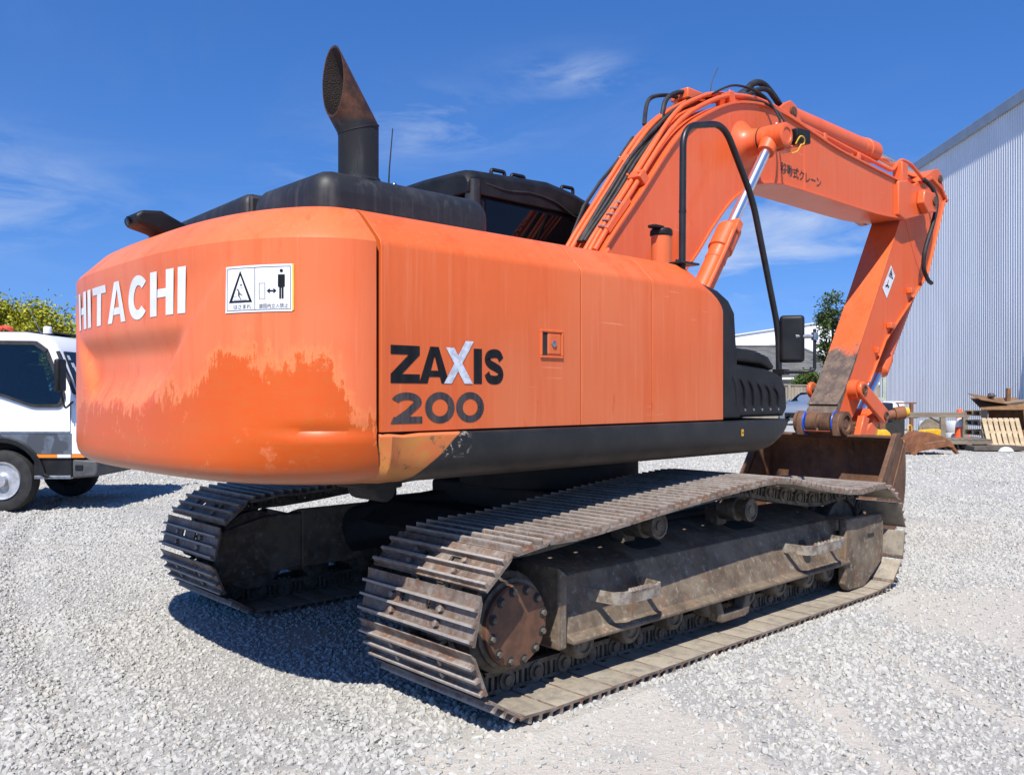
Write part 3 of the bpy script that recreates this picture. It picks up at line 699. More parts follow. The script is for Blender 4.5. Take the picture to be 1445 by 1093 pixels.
# ---- skirt below the doors, rounded under and rounded up at the front end
def skirt(sg):
    secs = []
    for x in [-2.33,-2.285,-2.22,-2.14,-2.0,-1.0,0,.5]+[.5+.32*math.sin(a) for a in np.linspace(.2, PI/2, 8)]:
        q = max(0, (x-.5)/.32); lift = .20*(1-math.sqrt(max(0, 1-q*q))); zb_ = 1.035+lift*.85
        pr = [(-1.362,1.238),(-1.372,1.23),(-1.374,max(1.15, zb_+.07)),(-1.362,max(1.10, zb_+.04)),(-1.335,max(1.06, zb_+.015)),(-1.29,zb_),(-.95,zb_),(-.95,1.238)]
        secs.append([(x, -sg*y, z) for y, z in pr])
    # knocked-in rear corner
    if sg < 0:
        for i_, dd_ in ((0,.055),(1,.012),(2,.032),(3,.004)): secs[i_] = [(x, y+dd_*(1 if z < 1.2 else .35), z-(.006 if i_ == 2 and z > 1.2 else 0)) for x, y, z in secs[i_]]
    mb = MB().grid(secs, True); L = 8; mb.f.append(tuple(range(L))[::-1]); q = (len(secs)-1)*L; mb.f.append(tuple(range(q, q+L)))
    return mb.build('side_skirt', M_SKIRT if sg < 0 else M_BLK, EX, 40, .008, 2, 40)
SK = skirt(-1); skirt(1)
MB().box(.252, .272, -1.3765, -1.3735, 1.145, 1.185).build('skirt_sticker', M_YEL, SK, 0)
MB().lathe([(.006,0),(.006,.001),(0,.001)], (.262,-1.3767,1.165), (0,-1,0), 10).build('sticker_mark', M_INK, SK, 0)

# ---- black front band, tank cover with ribs, step lid
secs = []
for x, dx in ((.088,0),(.135,0),(.18,0)):
    secs.append([(x + .0, y*1.0 if y < -1.3 else y, z-.02) for y, z in [(-1.352,1.27),(-1.352,1.9),(-1.345,1.97),(-1.30,2.03),(-1.22,2.075),(-1.1,2.10),(-.9,2.105),(-.9,1.27)]])
def lean(p, k): return (p[0]+k*(1-sst(p[2], 1.5, 2.15))*.10-.11*sst(p[2], 1.85, 2.10), p[1], p[2])
secs = [[lean(p, i/2.) for p in s_] for i, s_ in enumerate(secs)]
mb = MB().grid(secs, True); L = 8; mb.f.append(tuple(range(L))[::-1]); mb.f.append(tuple(range(2*L, 3*L))); mb.build('front_band', M_BLK, EX, 40, .012, 2)
pr = [(.10,1.255),(.80,1.255),(.845,1.30),(.835,1.44),(.76,1.52),(.60,1.555),(.30,1.575),(.10,1.58)]
TK = MB().prism(pr, -1.345, -.80).build('tank_cover', M_BLK, EX, 40, .022, 3)
pr = [(.14,1.60),(.55,1.585),(.69,1.545),(.72,1.57),(.64,1.635),(.48,1.67),(.14,1.685)]
MB().prism(pr, -1.33, -.85).build('step_lid', M_BLK, TK, 40, .03, 3)
for k in range(6):
    x = .19+.098*k; h = .165-.012*k
    mb = MB(); mb.tube(bez([(x, -1.347, 1.335+h), (x+.035, -1.349, 1.335+h*.66), (x+.048, -1.349, 1.335+h*.3), (x+.05, -1.347, 1.325)], 6), .0105, 8); mb.build('cover_rib', M_BLK, TK)
    MB().lathe([(.009,0),(.009,.003),(0,.004)], (x+.05, -1.345, 1.30), (0,-1,0), 10).build('cover_bolt', M_STEEL, TK)

# ---- handrail, mirror
mb = MB(); path = rounded([(-.105,-1.2,2.12),(-.09,-1.2,2.985),(.30,-1.2,3.045),(.715,-1.2,2.60),(.985,-1.2,1.85),(1.0,-1.2,1.25)], .16, 8)
path = rounded([(-.105,-1.2,2.12),(-.095,-1.2,2.97),(.33,-1.2,3.075),(.66,-1.2,2.66),(.985,-1.2,1.82),(1.0,-1.2,1.25)], .13, 8)
mb.tube(path, .0205, 14); HR = mb.build('handrail', M_RAIL, EX)
mb = MB(); mb.box(-.17, .0, -1.25, -1.15, 2.155, 2.168)
for x in (-.15, -.02): mb.cyl((x,-1.2,2.165), (x,-1.2,2.182), .013, n=6)
mb.build('rail_foot', M_RAIL, HR, 40, .003)
mb = MB(); mb.cyl((-.1005,-1.2,2.46), (-.1005,-1.2,2.475), .0225, n=14); mb.build('rail_joint', M_RAIL, HR)
mb = MB(); mb.tube(rounded([(1.0,-1.22,1.545),(1.06,-1.37,1.545),(1.10,-1.40,1.555),(1.10,-1.40,1.83)], .05, 6), .0115, 10); mb.box(.965,1.035,-1.255,-1.165,1.525,1.565); mb.cyl((1.0,-1.27,1.545), (1.0,-1.15,1.545), .009, n=8)
mb.build('mirror_arm', M_RAIL, HR, 40, .004)
MM = Matrix.Translation((1.02,-1.28,1.765)) @ Matrix.Rotation(R(28), 4, 'Z')
mb = MB(); mb.box(-.028, .022, -.080, .080, -.158, .158, MM); MR = mb.build('mirror', M_BLK, HR, 40, .026, 4)
mb = MB(); mb.box(.0215, .024, -.066, .066, -.14, .14, MM); mb.build('mirror_glass', NT('mirror_glass').set(col=(.02,.022,.025), rough=.06, spec=.6), HR, 40)
mb = MB(); mb.cyl((1.01,-1.31,1.78), (1.10,-1.40,1.78), .014, n=10); mb.cyl((1.10,-1.40,1.755), (1.10,-1.40,1.805), .022, n=12); mb.build('mirror_clamp', M_STEEL, HR)

# ---- fillers on the deck
mb = MB(); mb.cyl((.225,-.80,2.05), (.225,-.80,2.43), .066, n=24); FN = mb.build('filler_neck', M_OR, EX, 40)
mb = MB(); mb.lathe([(.071,0),(.074,.012),(.072,.038),(.06,.05),(0,.05)], (.225,-.80,2.415), (0,0,1), 24); mb.box(.10,.20,-.845,-.785,2.455,2.475); mb.lathe([(.02,0),(.02,.015),(0,.018)], (.225,-.8,2.462), (0,0,1), 10); mb.build('filler_cap', M_BLK, FN, 40, .006)
MB().cyl((-.05,-1.10,2.13), (-.05,-1.10,2.17), .06, n=20).build('rail_boss', M_OR, EX)
mb = MB(); mb.lathe([(.045,0),(.048,.06),(.046,.075),(.02,.082),(.019,.115),(0,.118)], (-.42,-.6,2.14), (0,0,1), 20); mb.build('breather', M_OR, EX)
MB().lathe([(.019,0),(.021,.02),(.018,.05),(0,.052)], (-.42,-.6,2.235), (0,0,1), 14).build('breather_cap', M_BLK, EX)
# ---- cab
prf = [(-.42,1.25),(1.12,1.25),(1.16,1.75),(1.02,2.55),(.90,2.80),(-.42,2.80)]
CAB = MB().prism(prf, .335, 1.355).build('cab', M_BLK, EX, 40, .05, 3)
secs = []
for y, dz, dx in ((.315,-.02,0),(.33,.0,.0),(.36,.03,.01),(.45,.05,.02),(.85,.06,.03),(1.25,.05,.02),(1.34,.03,.01),(1.375,-.02,0)):
    pr = [(-.46,2.785),(-.47,2.87),(-.44,2.905),(-.38,2.925),(.35,2.965),(.62,2.93),(.82,2.88),(.95,2.80),(.93,2.775)]
    secs.append([(x, y, z+dz*(1 if z > 2.8 else 0)) for x, z in pr])
mb = MB().grid(secs, True); L = 9; mb.f.append(tuple(range(L))[::-1]); q = (len(secs)-1)*L; mb.f.append(tuple(range(q, q+L)))
RF = mb.build('cab_roof', M_BLK, CAB, 40, .008)
for x in (-.18, .02, .55):
    mb = MB(); mb.tube(rounded([(x,.40,2.95),(x,.40,3.005),(x+.13,.40,3.008),(x+.13,.40,2.95)], .02, 4), .014, 8); mb.build('roof_lug', M_BLK, RF)
mb = MB(); mb.tube(bez([(-.30,.318,2.87),(-.1,.312,2.85),(.15,.312,2.87),(.4,.308,2.84),(.62,.305,2.76),(.85,.306,2.80),(.99,.33,2.70)], 6), .007, 6); mb.build('roof_cable', M_RUB, RF)
def pane(nm, pts, y0, y1, par): return MB().prism(pts, y0, y1).build(nm, M_GLASS, par, 0, .004)
pane('window', [(-.30,1.55),(.90,1.55),(1.05,1.80),(.93,2.50),(.84,2.74),(-.30,2.76)], .322, .337, CAB)
MB().box(-.425, -.436, .44, 1.26, 2.0, 2.74).build('rear_window', M_GLASS, CAB, 0)
MB().cyl((-.40,.345,2.15), (-.40,.345,2.88), .055, n=20).build('pillar', M_HOOD, CAB)
mb = MB(); mb.prism([(1.145,1.80),(1.02,2.50),(1.03,2.505),(1.165,1.80)], .42, 1.27); mb.build('windscreen', M_GLASS, CAB, 0)
pane('window', [(-.3,1.75),(.2,1.75),(.2,2.74),(-.3,2.74)], 1.353, 1.366, CAB); pane('window', [(.28,1.6),(.95,1.6),(.86,2.7),(.28,2.74)], 1.353, 1.366, CAB)
MB().box(-.5, 1.1, .30, 1.34, 1.08, 1.262).build('cab_floor', M_DARK, EX, 0)
MB().box(-.3, .95, -.95, .33, 1.08, 1.34).build('main_frame', M_DARK, EX, 0)

# ---- boom
top = [(.02,2.05),(.353,2.474),(.727,2.884),(1.117,3.326),(1.36,3.53),(1.59,3.665),(1.85,3.79),(2.112,3.872),(2.45,3.925),(2.814,3.922),(3.25,3.872),(3.762,3.812),(4.5,3.77),(5.25,3.735),(5.42,3.72)]
bot = [(.62,1.80),(.983,2.122),(1.20,2.28),(1.443,2.494),(1.66,2.73),(1.897,2.954),(2.08,3.08),(2.291,3.184),(2.55,3.245),(2.814,3.271),(3.5,3.275),(4.709,3.282),(5.371,3.325)]
def smooth2(p, n=4): return [(q.x, q.y) for q in bez([(a, b, 0) for a, b in p], n)]
T = smooth2(top); B = smooth2(bot); hw = .225; hwf = .15
def offs(path, d):
    o = []
    for i, p in enumerate(path):
        a = Vector(path[max(i-1, 0)]); b = Vector(path[min(i+1, len(path)-1)]); t = (b-a).normalized(); o.append((p[0]-t.y*d, p[1]+t.x*d))
    return o
Ti = offs(T, -.02); Bi = offs(B, .02)
body = [(.0,1.78),(.02,2.05)] + Ti[1:] + [(5.42,3.345)] + Bi[::-1][1:]
def pan(mb, poly_t, poly_b, y0, y1):
    """box girder between two curves"""
    n = min(len(poly_t), len(poly_b))
    def res(P):
        L = [0]
        for a, b in zip(P, P[1:]): L.append(L[-1]+math.hypot(b[0]-a[0], b[1]-a[1]))
        return [(float(np.interp(q, L, [p[0] for p in P])), float(np.interp(q, L, [p[1] for p in P]))) for q in np.linspace(0, L[-1], 56)]
    a = res(poly_t); b = res(poly_b); rows_ = []
    for (x0, z0), (x1, z1) in zip(a, b): rows_.append([(x0, y0, z0), (x0, y1, z0), (x1, y1, z1), (x1, y0, z1)])
    mb.grid(rows_, True); mb.f.append((0,1,2,3)); k = len(mb.v)-4; mb.f.append((k, k+1, k+2, k+3)); return mb
mb = MB(); pan(mb, Ti, Bi, -hw, hwf); BM = mb.build('boom', M_BOOM, EX, 40)
def plate(P, d, y0, y1):
    Q = offs(P, d); rows_ = [[(a[0], y0, a[1]), (a[0], y1, a[1]), (b[0], y1, b[1]), (b[0], y0, b[1])] for a, b in zip(P, Q)]
    mb = MB().grid(rows_, True); mb.f.append((0,1,2,3)); k = len(mb.v)-4; mb.f.append((k, k+1, k+2, k+3)); return mb
plate(T, -.021, -hw-.022, hwf+.022).build('top_plate', M_BOOM, BM, 40, .003)
def underside_reflection():  # pale colour painting the gravel's reflection under the boom; applied to no part
    n = NT('painted_underside_reflection')
    return n.set(col=n.mix(n.ramp(n.noise(3, 5), .4, .7), (.55,.30,.22), (.62,.26,.15)), rough=.5)
plate(B, .021, -hw-.015, hwf+.015).build('bottom_plate', M_BOOM, BM, 40, .003)
# foot, welded seams, fork at the tip
for y0, y1 in ((-.30,-.235),(.155,.22)): MB().prism([(-.05,1.60),(.35,1.55),(.72,1.85),(.30,2.42),(.02,2.10)], y0, y1).build('boom_foot', M_BOOM, BM, 40, .01)
def seam(x, z0, z1, dx=.0): return MB().tube([(x, -hw-.001, z0), (x+dx, -hw-.001, z1)], .004, 6)
for a in ((1.93,3.72,3.00,.30),(2.50,3.86,3.26,.20),(3.16,3.80,3.30,.0),(5.14,3.68,3.345,0)):
    MB().tube([(a[0],-hw-.0005,a[1]),(a[0]+a[3],-hw-.0005,a[2])], .0035, 6).build('weld_seam', M_BOOM, BM)
fork = [(5.16,3.345),(5.34,3.31),(5.70,3.40),(5.92,3.46),(6.02,3.55),(6.02,3.66),(5.92,3.73),(5.50,3.74),(5.40,3.755),(5.16,3.71)]
for y0, y1 in ((-.262,-.178), (.178,.262)): MB().prism(fork, y0, y1).build('boom_fork', M_BOOM, BM, 40, .012, 2)
for y0, y1 in ((-.345,-.263), (.263,.345)): MB().prism([(5.62,3.53),(5.76,3.43),(5.99,3.48),(6.03,3.60),(5.95,3.69),(5.66,3.68)], y0, y1).build('pin_boss', M_BOOM, BM, 40, .012, 2)
MB().cyl((5.92,-.362,3.59), (5.92,.362,3.59), .055, n=20).build('arm_pin', M_RUST, BM)
for y0, y1 in ((-.258,-.226),(.226,.258)): pass
# boss that carries the boom cylinders
BX, BZ = 2.13, 3.505
def bossp(s):
    mb = MB(); mb.lathe([(.20,0 if s < 0 else -.075),(.185,.012),(.135,.055),(.112,.10),(.104,.155)], (BX, s*hw, BZ), (0,s,0), 36); mb.build('cylinder_boss', M_BOOM, BM)
    mb = MB(); mb.lathe([(.105,.157),(.105,.20),(.094,.205),(.094,.33),(.10,.332),(.10,.395),(.085,.405),(.062,.405),(.058,.397),(0,.397)], (BX, s*hw, BZ), (0,s,0), 32); mb.build('rod_end', M_BOOM, BM)
    MB().lathe([(.107,0),(.107,.012)], (BX, s*(hw+.172), BZ), (0,s,0), 28).build('seal_ring', M_RUB, BM)
for s in (-1, 1): bossp(s)
# ears for the arm cylinder
for y in (-.125, .095):
    MB().prism([(2.62,3.915),(3.42,3.84),(3.30,3.98),(3.20,4.11),(3.10,4.135),(3.02,4.10),(2.86,4.0)], y, y+.03).build('cylinder_ear', M_BOOM, BM, 40, .006)
mb = MB(); mb.lathe([(.05,0),(.05,.02),(.03,.022),(.03,.028),(0,.028)], (3.13,-.125,4.03), (0,-1,0), 20); mb.build('ear_pin', M_RUST, BM)

# boom cylinders
def ram(nm, p0, p1, p2, rb, rr, cap=.018, par=None, gl=True):
    p0 = Vector(p0); p1 = Vector(p1); p2 = Vector(p2); d = (p1-p0).normalized(); L = (p1-p0).length
    mb = MB(); mb.lathe([(rb*.8,0),(rb,.02),(rb,L-.36),(rb+.004,L-.355),(rb+.004,L-.335),(rb,L-.33),(rb+.004,L-.25),(rb+cap,L-.24),(rb+cap,L-.03),(rb+cap-.012,L-.012),(rb*.8,L),(rr+.006,L+.008)], p0, d, 32)
    o = mb.build(nm, M_BOOM, par or EX, 30)
    MB().cyl(p1, p2, rr, n=28).build('chrome_rod', M_CHROME, o); return o
for s in (-1, 1):
    y = s*.49
    o = ram('boom_cylinder', (.72,y,1.62), (1.515,y,2.69), (BX-.02,y,BZ-.03), .078, .042)
    mb = MB(); mb.tube(bez([(1.50,y-.075,2.70),(1.40,y-.10,2.64),(1.28,y-.10,2.47),(.85,y-.10,1.90)], 6), .019, 10); mb.build('oil_pipe', M_BOOM, o)
    mb = MB(); mb.box(-.05,.05,-.04,.04,-.035,.035, Matrix.Translation((1.47,y-.07,2.68)) @ Matrix.Rotation(R(-53), 4, 'Y')); mb.build('pipe_flange', M_BOOM, o, 40, .008)
    mb = MB(); mb.lathe([(.105,-.085),(.105,.085)], (BX,y,BZ), (0,1,0), 28); mb.cyl((BX-.10,y,BZ-.135), (BX-.02,y,BZ-.03), .068, .085, 24); mb.build('rod_eye', M_BOOM, o)
    MB().lathe([(.018,0),(.018,.02),(0,.022)], (BX+.02,y-.03,BZ+.10), (.2,0,1), 8).build('grease_bolt', M_STEEL, o)
# grease hoses looping from the pipes to the boss
mb = MB(); mb.tube(bez([(1.80,-.12,3.88),(2.1,-.16,4.02),(2.42,-.24,3.99),(2.50,-.34,3.80),(2.36,-.42,3.66),(2.20,-.47,3.60)], 8), .010, 8); mb.build('grease_hose', M_RUB, BM)
mb = MB(); mb.tube(bez([(2.20,-.20,3.905),(2.42,-.24,3.93),(2.56,-.32,3.84),(2.46,-.44,3.66),(2.26,-.52,3.60)], 8), .010, 8); mb.build('grease_hose', M_RUB, BM)
# work lamp on a bracket by the boss
MM = Matrix.Translation((2.40,-.56,3.545)) @ Matrix.Rotation(R(-6), 4, 'Y')
WL = MB().box(-.11, .11, -.075, .075, -.055, .062, MM).build('work_lamp', M_BLK, BM, 40, .014, 3)
mb = MB(); mb.box(.111, .117, -.062, .062, -.045, .05, MM); mb.build('lamp_lens', M_GLASS, WL)
mb = MB(); mb.tube([(2.16,-.56,3.40),(2.28,-.57,3.44),(2.40,-.56,3.49)], .014, 8); mb.box(2.13,2.24,-.60,-.53,3.385,3.41); mb.build('lamp_bracket', M_BOOM, WL, 40, .004)
mb = MB(); mb.tube(bez([(2.28,-.62,3.46),(2.30,-.65,3.52),(2.35,-.66,3.51),(2.36,-.65,3.47),(2.31,-.65,3.45),(2.29,-.63,3.40),(2.25,-.60,3.38)], 6), .006, 6); mb.build('yellow_wire', M_YEL, WL)
# lettering on the boom side (stencilled characters)
MT = Matrix(((1,0,0,2.735),(0,0,1,-hw-.0025),(0,1,0,3.385),(0,0,0,1))) @ Matrix.Rotation(R(-1.5), 4, 'Z')
text_mesh('移動式クレーン', .108, M_INK2, 'boom_writing', BM, MT, .0015)

# pipes and hoses over the back of the boom
def on_top(x, up):
    xs = [p[0] for p in T]; zs = [p[1] for p in T]; z = float(np.interp(x, xs, zs)); k = (float(np.interp(x+.05, xs, zs))-float(np.interp(x-.05, xs, zs)))/.1
    nrm = Vector((-k, 1)).normalized(); return x+nrm.x*up, z+nrm.y*up
def run(y0, y1, ups, x0=.28, x1=2.5, n=20):
    o = []
    for i in range(n+1):
        t = i/n; x = x0+(x1-x0)*t; u = float(np.interp(t, np.linspace(0, 1, len(ups)), ups)); a, b = on_top(x, u); o.append((a, y0+(y1-y0)*sst(t, .3, .8), b))
    return o
for y0, y1, ups, x1 in ((-.20,-.17,(.03,.05,.06,.06,.05,.05,.05),3.6),(-.15,-.10,(.03,.06,.07,.12,.11,.07,.05),2.6),(.04,.0,(.04,.07,.08,.11,.11,.07,.05),2.7),(.095,.06,(.04,.08,.09,.12,.12,.07,.05),3.5),(-.10,-.05,(.03,.04,.05,.05,.05,.05,.05),2.3)):
    mb = MB(); mb.tube(run(y0, y1, ups, .28, x1, 26), .020, 10); mb.build('hydraulic_pipe', M_BOOM, BM)
for y0, y1, u in ((-.06,-.05,.045),(-.03,-.01,.06),(-.005,.03,.045),(-.02,-.08,.085)):
    mb = MB(); mb.tube(run(y0, y1, (.05,u,u+.02,u,u+.03,.12,.07), .34, 2.05, 26), .016, 8); mb.build('hydraulic_hose', M_RUB, BM)
mb = MB(); mb.tube(run(.135, .12, (.03,.10,.11,.09,.10), .40, 1.15, 16), .014, 8); mb.build('hydraulic_hose', M_RUB, BM)
for x, ys in ((.80,(-.24,-.12)),(.98,(.01,.13)),(2.0,(-.21,-.06)),(1.68,(.0,.15))):
    a, b = on_top(x, .045); k = math.atan2(on_top(x+.05,0)[1]-on_top(x-.05,0)[1], .1)
    mb = MB(); mb.box(-.04, .04, ys[0], ys[1], -.045, .045, Matrix.Translation((a, 0, b)) @ Matrix.Rotation(-k, 4, 'Y'))
    for yy in ys: mb.cyl((a, yy*.9, b), (a-math.sin(k)*.06, yy*.9, b+math.cos(k)*.06), .012, n=6)
    mb.build('pipe_clamp', M_BOOM, BM, 40, .006)
for k in range(5):
    a, b = on_top(.42+.045*k, .05); mb = MB(); mb.cyl((a, -.215, b), (a-.02, -.14, b+.01), .009, n=8); mb.build('pipe_bolt', M_STEEL, BM)
mb = MB(); a0 = on_top(.40,.01); a1 = on_top(.64,.01); mb.prism([(a0[0],a0[1]),(a1[0],a1[1]),(a1[0]-.03,a1[1]+.04),(a0[0]-.03,a0[1]+.04)], -.225, -.195); mb.build('pipe_rack', M_BOOM, BM, 40, .004)
# big hose loops over the crest and their fittings
for y, h in ((.02,0),(.10,-.05),(-.03,-.07)):
    mb = MB(); mb.tube(bez([(2.36,y,4.0),(2.52,y,4.10+h*.4),(2.70,y,4.235+h),(2.88,y,4.26+h),(3.08,y,4.18+h),(3.32,y,4.04)], 7), .030 if h > -.06 else .022, 12); hs = mb.build('crest_hose', M_RUB, BM)
    MB().cyl((2.32,y,3.985), (2.45,y,4.055), .036, .034, 12).build('hose_fitting', M_STEEL, hs); MB().cyl((3.24,y,4.095+h*.5), (3.36,y,4.015), .034, .032, 12).build('hose_fitting', M_STEEL, hs)
mb = MB(); mb.tube(bez([(1.22,.12,3.56),(1.30,.14,3.78),(1.48,.12,3.86),(1.66,.08,3.87)], 7), .017, 8); mb.build('hydraulic_hose', M_RUB, BM)
mb = MB(); mb.tube(bez([(1.32,.02,3.60),(1.40,.04,3.78),(1.56,.04,3.88),(1.74,.02,3.92)], 7), .020, 8); mb.build('hydraulic_hose', M_RUB, BM)
mb = MB(); mb.box(1.62,1.88,-.02,.16,3.84,3.93, None); mb.build('valve_block', M_BOOM, BM, 40, .012)
mb = MB(); mb.tube(bez([(2.12,.1,4.0),(2.14,.1,4.12),(2.2,.1,4.22),(2.24,.1,4.28)], 5), .004, 5); mb.build('loose_wire', M_RUB, BM)

# arm cylinder over the boom
AC = ram('arm_cylinder', (3.13,-.0,4.045), (5.12,0,4.055), (6.58,0,3.995), .105, .050, .014)
mb = MB(); mb.tube(rounded([(3.30,-.13,3.95),(5.30,-.13,3.86),(5.50,-.14,4.03),(5.75,-.15,4.02),(6.06,-.19,3.86)], .08, 6), .020, 10); mb.build('oil_pipe', M_BOOM, AC)
mb = MB(); mb.tube(rounded([(4.95,-.05,3.93),(5.6,-.08,3.91),(6.02,-.10,3.84)], .08, 6), .018, 10); mb.build('oil_pipe', M_BOOM, AC)
mb = MB(); mb.box(5.40,5.56,-.20,-.09,3.75,3.98); mb.build('pipe_post', M_BOOM, AC, 40, .01)
for x in (3.72, 4.45):
    mb = MB(); mb.box(x-.03, x+.03, -.16, -.08, 3.83, 3.90 if x > 4 else 3.95); mb.build('pipe_clip', M_BOOM, AC, 40, .008)
mb = MB(); mb.lathe([(.115,-.07),(.115,.07)], (6.58,0,3.985), (0,1,0), 24); mb.build('rod_eye', M_BOOM, AC)

# ---- arm
ap = [(3.86,1.02),(3.90,1.21),(4.10,1.42),(4.498,1.955),(4.9,2.53),(5.279,3.085),(5.53,3.45),(5.66,3.72),(5.98,3.86),(6.40,4.07),(6.54,4.105),(6.66,4.05),(6.74,3.78),(6.59,3.50),(6.20,2.80),(5.65,2.39),(5.06,1.975),(4.66,1.51),(4.30,1.16),(4.05,.99)]
AR = MB().prism(ap, -.155, .155).build('arm', M_ARM, EX, 40, .006, 2)
fl = [(6.74,3.78),(6.59,3.50),(6.20,2.80),(5.65,2.39),(5.06,1.975),(4.66,1.51)]
plate(fl, -.018, -.178, .178).build('arm_front_plate', M_BOOM, AR, 40, .003)
pl2 = [(3.955,1.285),(4.10,1.42),(4.498,1.955),(4.9,2.53),(5.279,3.085),(5.53,3.45)]
plate(pl2, .012, -.160, .160).build('arm_rear_plate', M_ARM, AR, 40, .002)
hood = [(5.98,3.86),(6.30,3.97),(6.60,3.90),(6.78,3.76),(6.76,3.73),(6.58,3.865),(6.30,3.935),(6.0,3.83)]
MB().prism(hood, -.185, -.156).build('arm_gusset', M_BOOM, AR, 40, .003)
MB().tube([(5.53,-.156,3.42),(5.80,-.156,3.02),(6.06,-.156,2.72)], .0035, 6).build('weld_seam', M_BOOM, AR)
MB().lathe([(.05,0),(.05,.02),(.035,.022),(0,.022)], (6.58,-.155,3.985), (0,-1,0), 20).build('rod_pin', M_RUST, AR)
for x, z in ((5.70,2.55),(5.18,2.13),):
    MB().box(x-.09, x+.02, -.215, -.155, z-.02, z+.04).build('hose_bracket', M_BOOM, AR, 40, .008)
for x, z in ((4.82,1.86),): MB().box(x-.025, x+.025, -.20, -.155, z-.03, z+.03).build('stop_block', M_BOOM, AR, 40, .005)
# hose hanging from the pipe to the arm
mb = MB(); mb.tube(bez([(5.98,-.20,3.88),(6.12,-.25,3.78),(6.16,-.28,3.62),(6.02,-.29,3.35),(5.86,-.27,3.05),(5.86,-.25,2.85),(6.0,-.24,2.72),(6.16,-.22,2.69)], 8), .024, 12); mb.build('arm_hose', M_RUB, AR)
# diamond warning plate
def arm_pt(u, v, y=-.1585): return (u, y, v)
dq = [(5.02,2.30),(5.075,2.66),(5.20,2.86),(5.275,2.64),(5.14,2.24)]
dq = [(4.99,2.545),(5.205,2.81),(5.31,2.70),(5.095,2.435)]
mb = MB(); mb.add([arm_pt(*p) for p in dq], [(0,1,2,3)]); mb.build('warning_plate', M_WHITE, AR, 0)
mb = MB()
for q in ([(.62,.18),(.95,.18),(.95,.23),(.62,.23)], [(.62,.23),(.66,.23),(.82,.86),(.78,.86)], [(.95,.23),(.91,.23),(.76,.80),(.78,.86)], [(.70,.27),(.88,.27),(.79,.62),(.79,.62)], [(.16,.30),(.24,.26),(.40,.55),(.34,.60)], [(.30,.42),(.50,.34),(.50,.42),(.33,.50)], [(.28,.62),(.36,.58),(.42,.74),(.34,.76)]):
    A_, B_, D_ = Vector(dq[0]), Vector(dq[1]), Vector(dq[3])
    mb.add([arm_pt(*(A_+(B_-A_)*p[0]+(D_-A_)*p[1]), -.160) for p in q], [(0,1,2,3)])
mb.build('pictogram', M_INK, AR, 0)
# bucket cylinder in front of the arm, links, tip boss
BC = ram('bucket_cylinder', (6.42,0,2.98), (5.25,0,1.62), (4.80,0,1.20), .075, .045, .02)
MB().lathe([(.115,-.125),(.115,-.02),(.095,-.015),(.095,.015),(.115,.02),(.115,.125)], (3.95,0,1.105), (0,1,0), 32).build('arm_tip_boss', M_BUCK, AR)
for s in (-1, 1): MB().lathe([(.122,0),(.126,.006),(.122,.014)], (3.95,s*.146,1.105), (0,s,0), 32).build('seal_ring', M_BLUE, AR)
MB().lathe([(.10,-.25),(.10,.17)], (4.255,0,1.44), (0,1,0), 24).build('link_boss', M_BOOM, AR)
MB().lathe([(.045,-.30),(.045,.30)], (4.255,0,1.44), (0,1,0), 16).build('link_pin', M_RUST, AR)
for s in (-1, 1):
    a = Vector((4.255,s*.265,1.44)); b = Vector((4.76,s*.265,1.165)); d = (b-a).normalized(); nn = Vector((-d.z,0,d.x))
    pts = []
    for i in range(9): q = PI/2+PI*i/8; p = a+ (nn*math.sin(q)+d*math.cos(q))*.082; pts.append((p.x, p.z))
    for i in range(9): q = -PI/2+PI*i/8; p = b+ (nn*math.sin(q)+d*math.cos(q))*.082; pts.append((p.x, p.z))
    lk = MB().prism(pts, min(s*.25, s*.295), max(s*.25, s*.295)).build('side_link', M_BOOM, EX, 40, .012, 2)
    for p in (a, b): MB().lathe([(.05,0),(.05,.012),(.035,.014),(.03,.004),(0,.004)], (p.x, s*.295, p.z), (0,s,0), 20).build('link_pin_end', M_RUST, lk)
MB().lathe([(.075,-.245),(.075,.245)], (4.76,0,1.165), (0,1,0), 20).build('link_cross_tube', M_BOOM, EX)
for s in (-1, 1):
    MB().prism([(4.70,1.21),(4.82,1.19),(4.62,.93),(4.40,.93),(4.44,1.02)], min(s*.14, s*.235), max(s*.14, s*.235)).build('bucket_link', M_BOOM, EX, 40, .012)

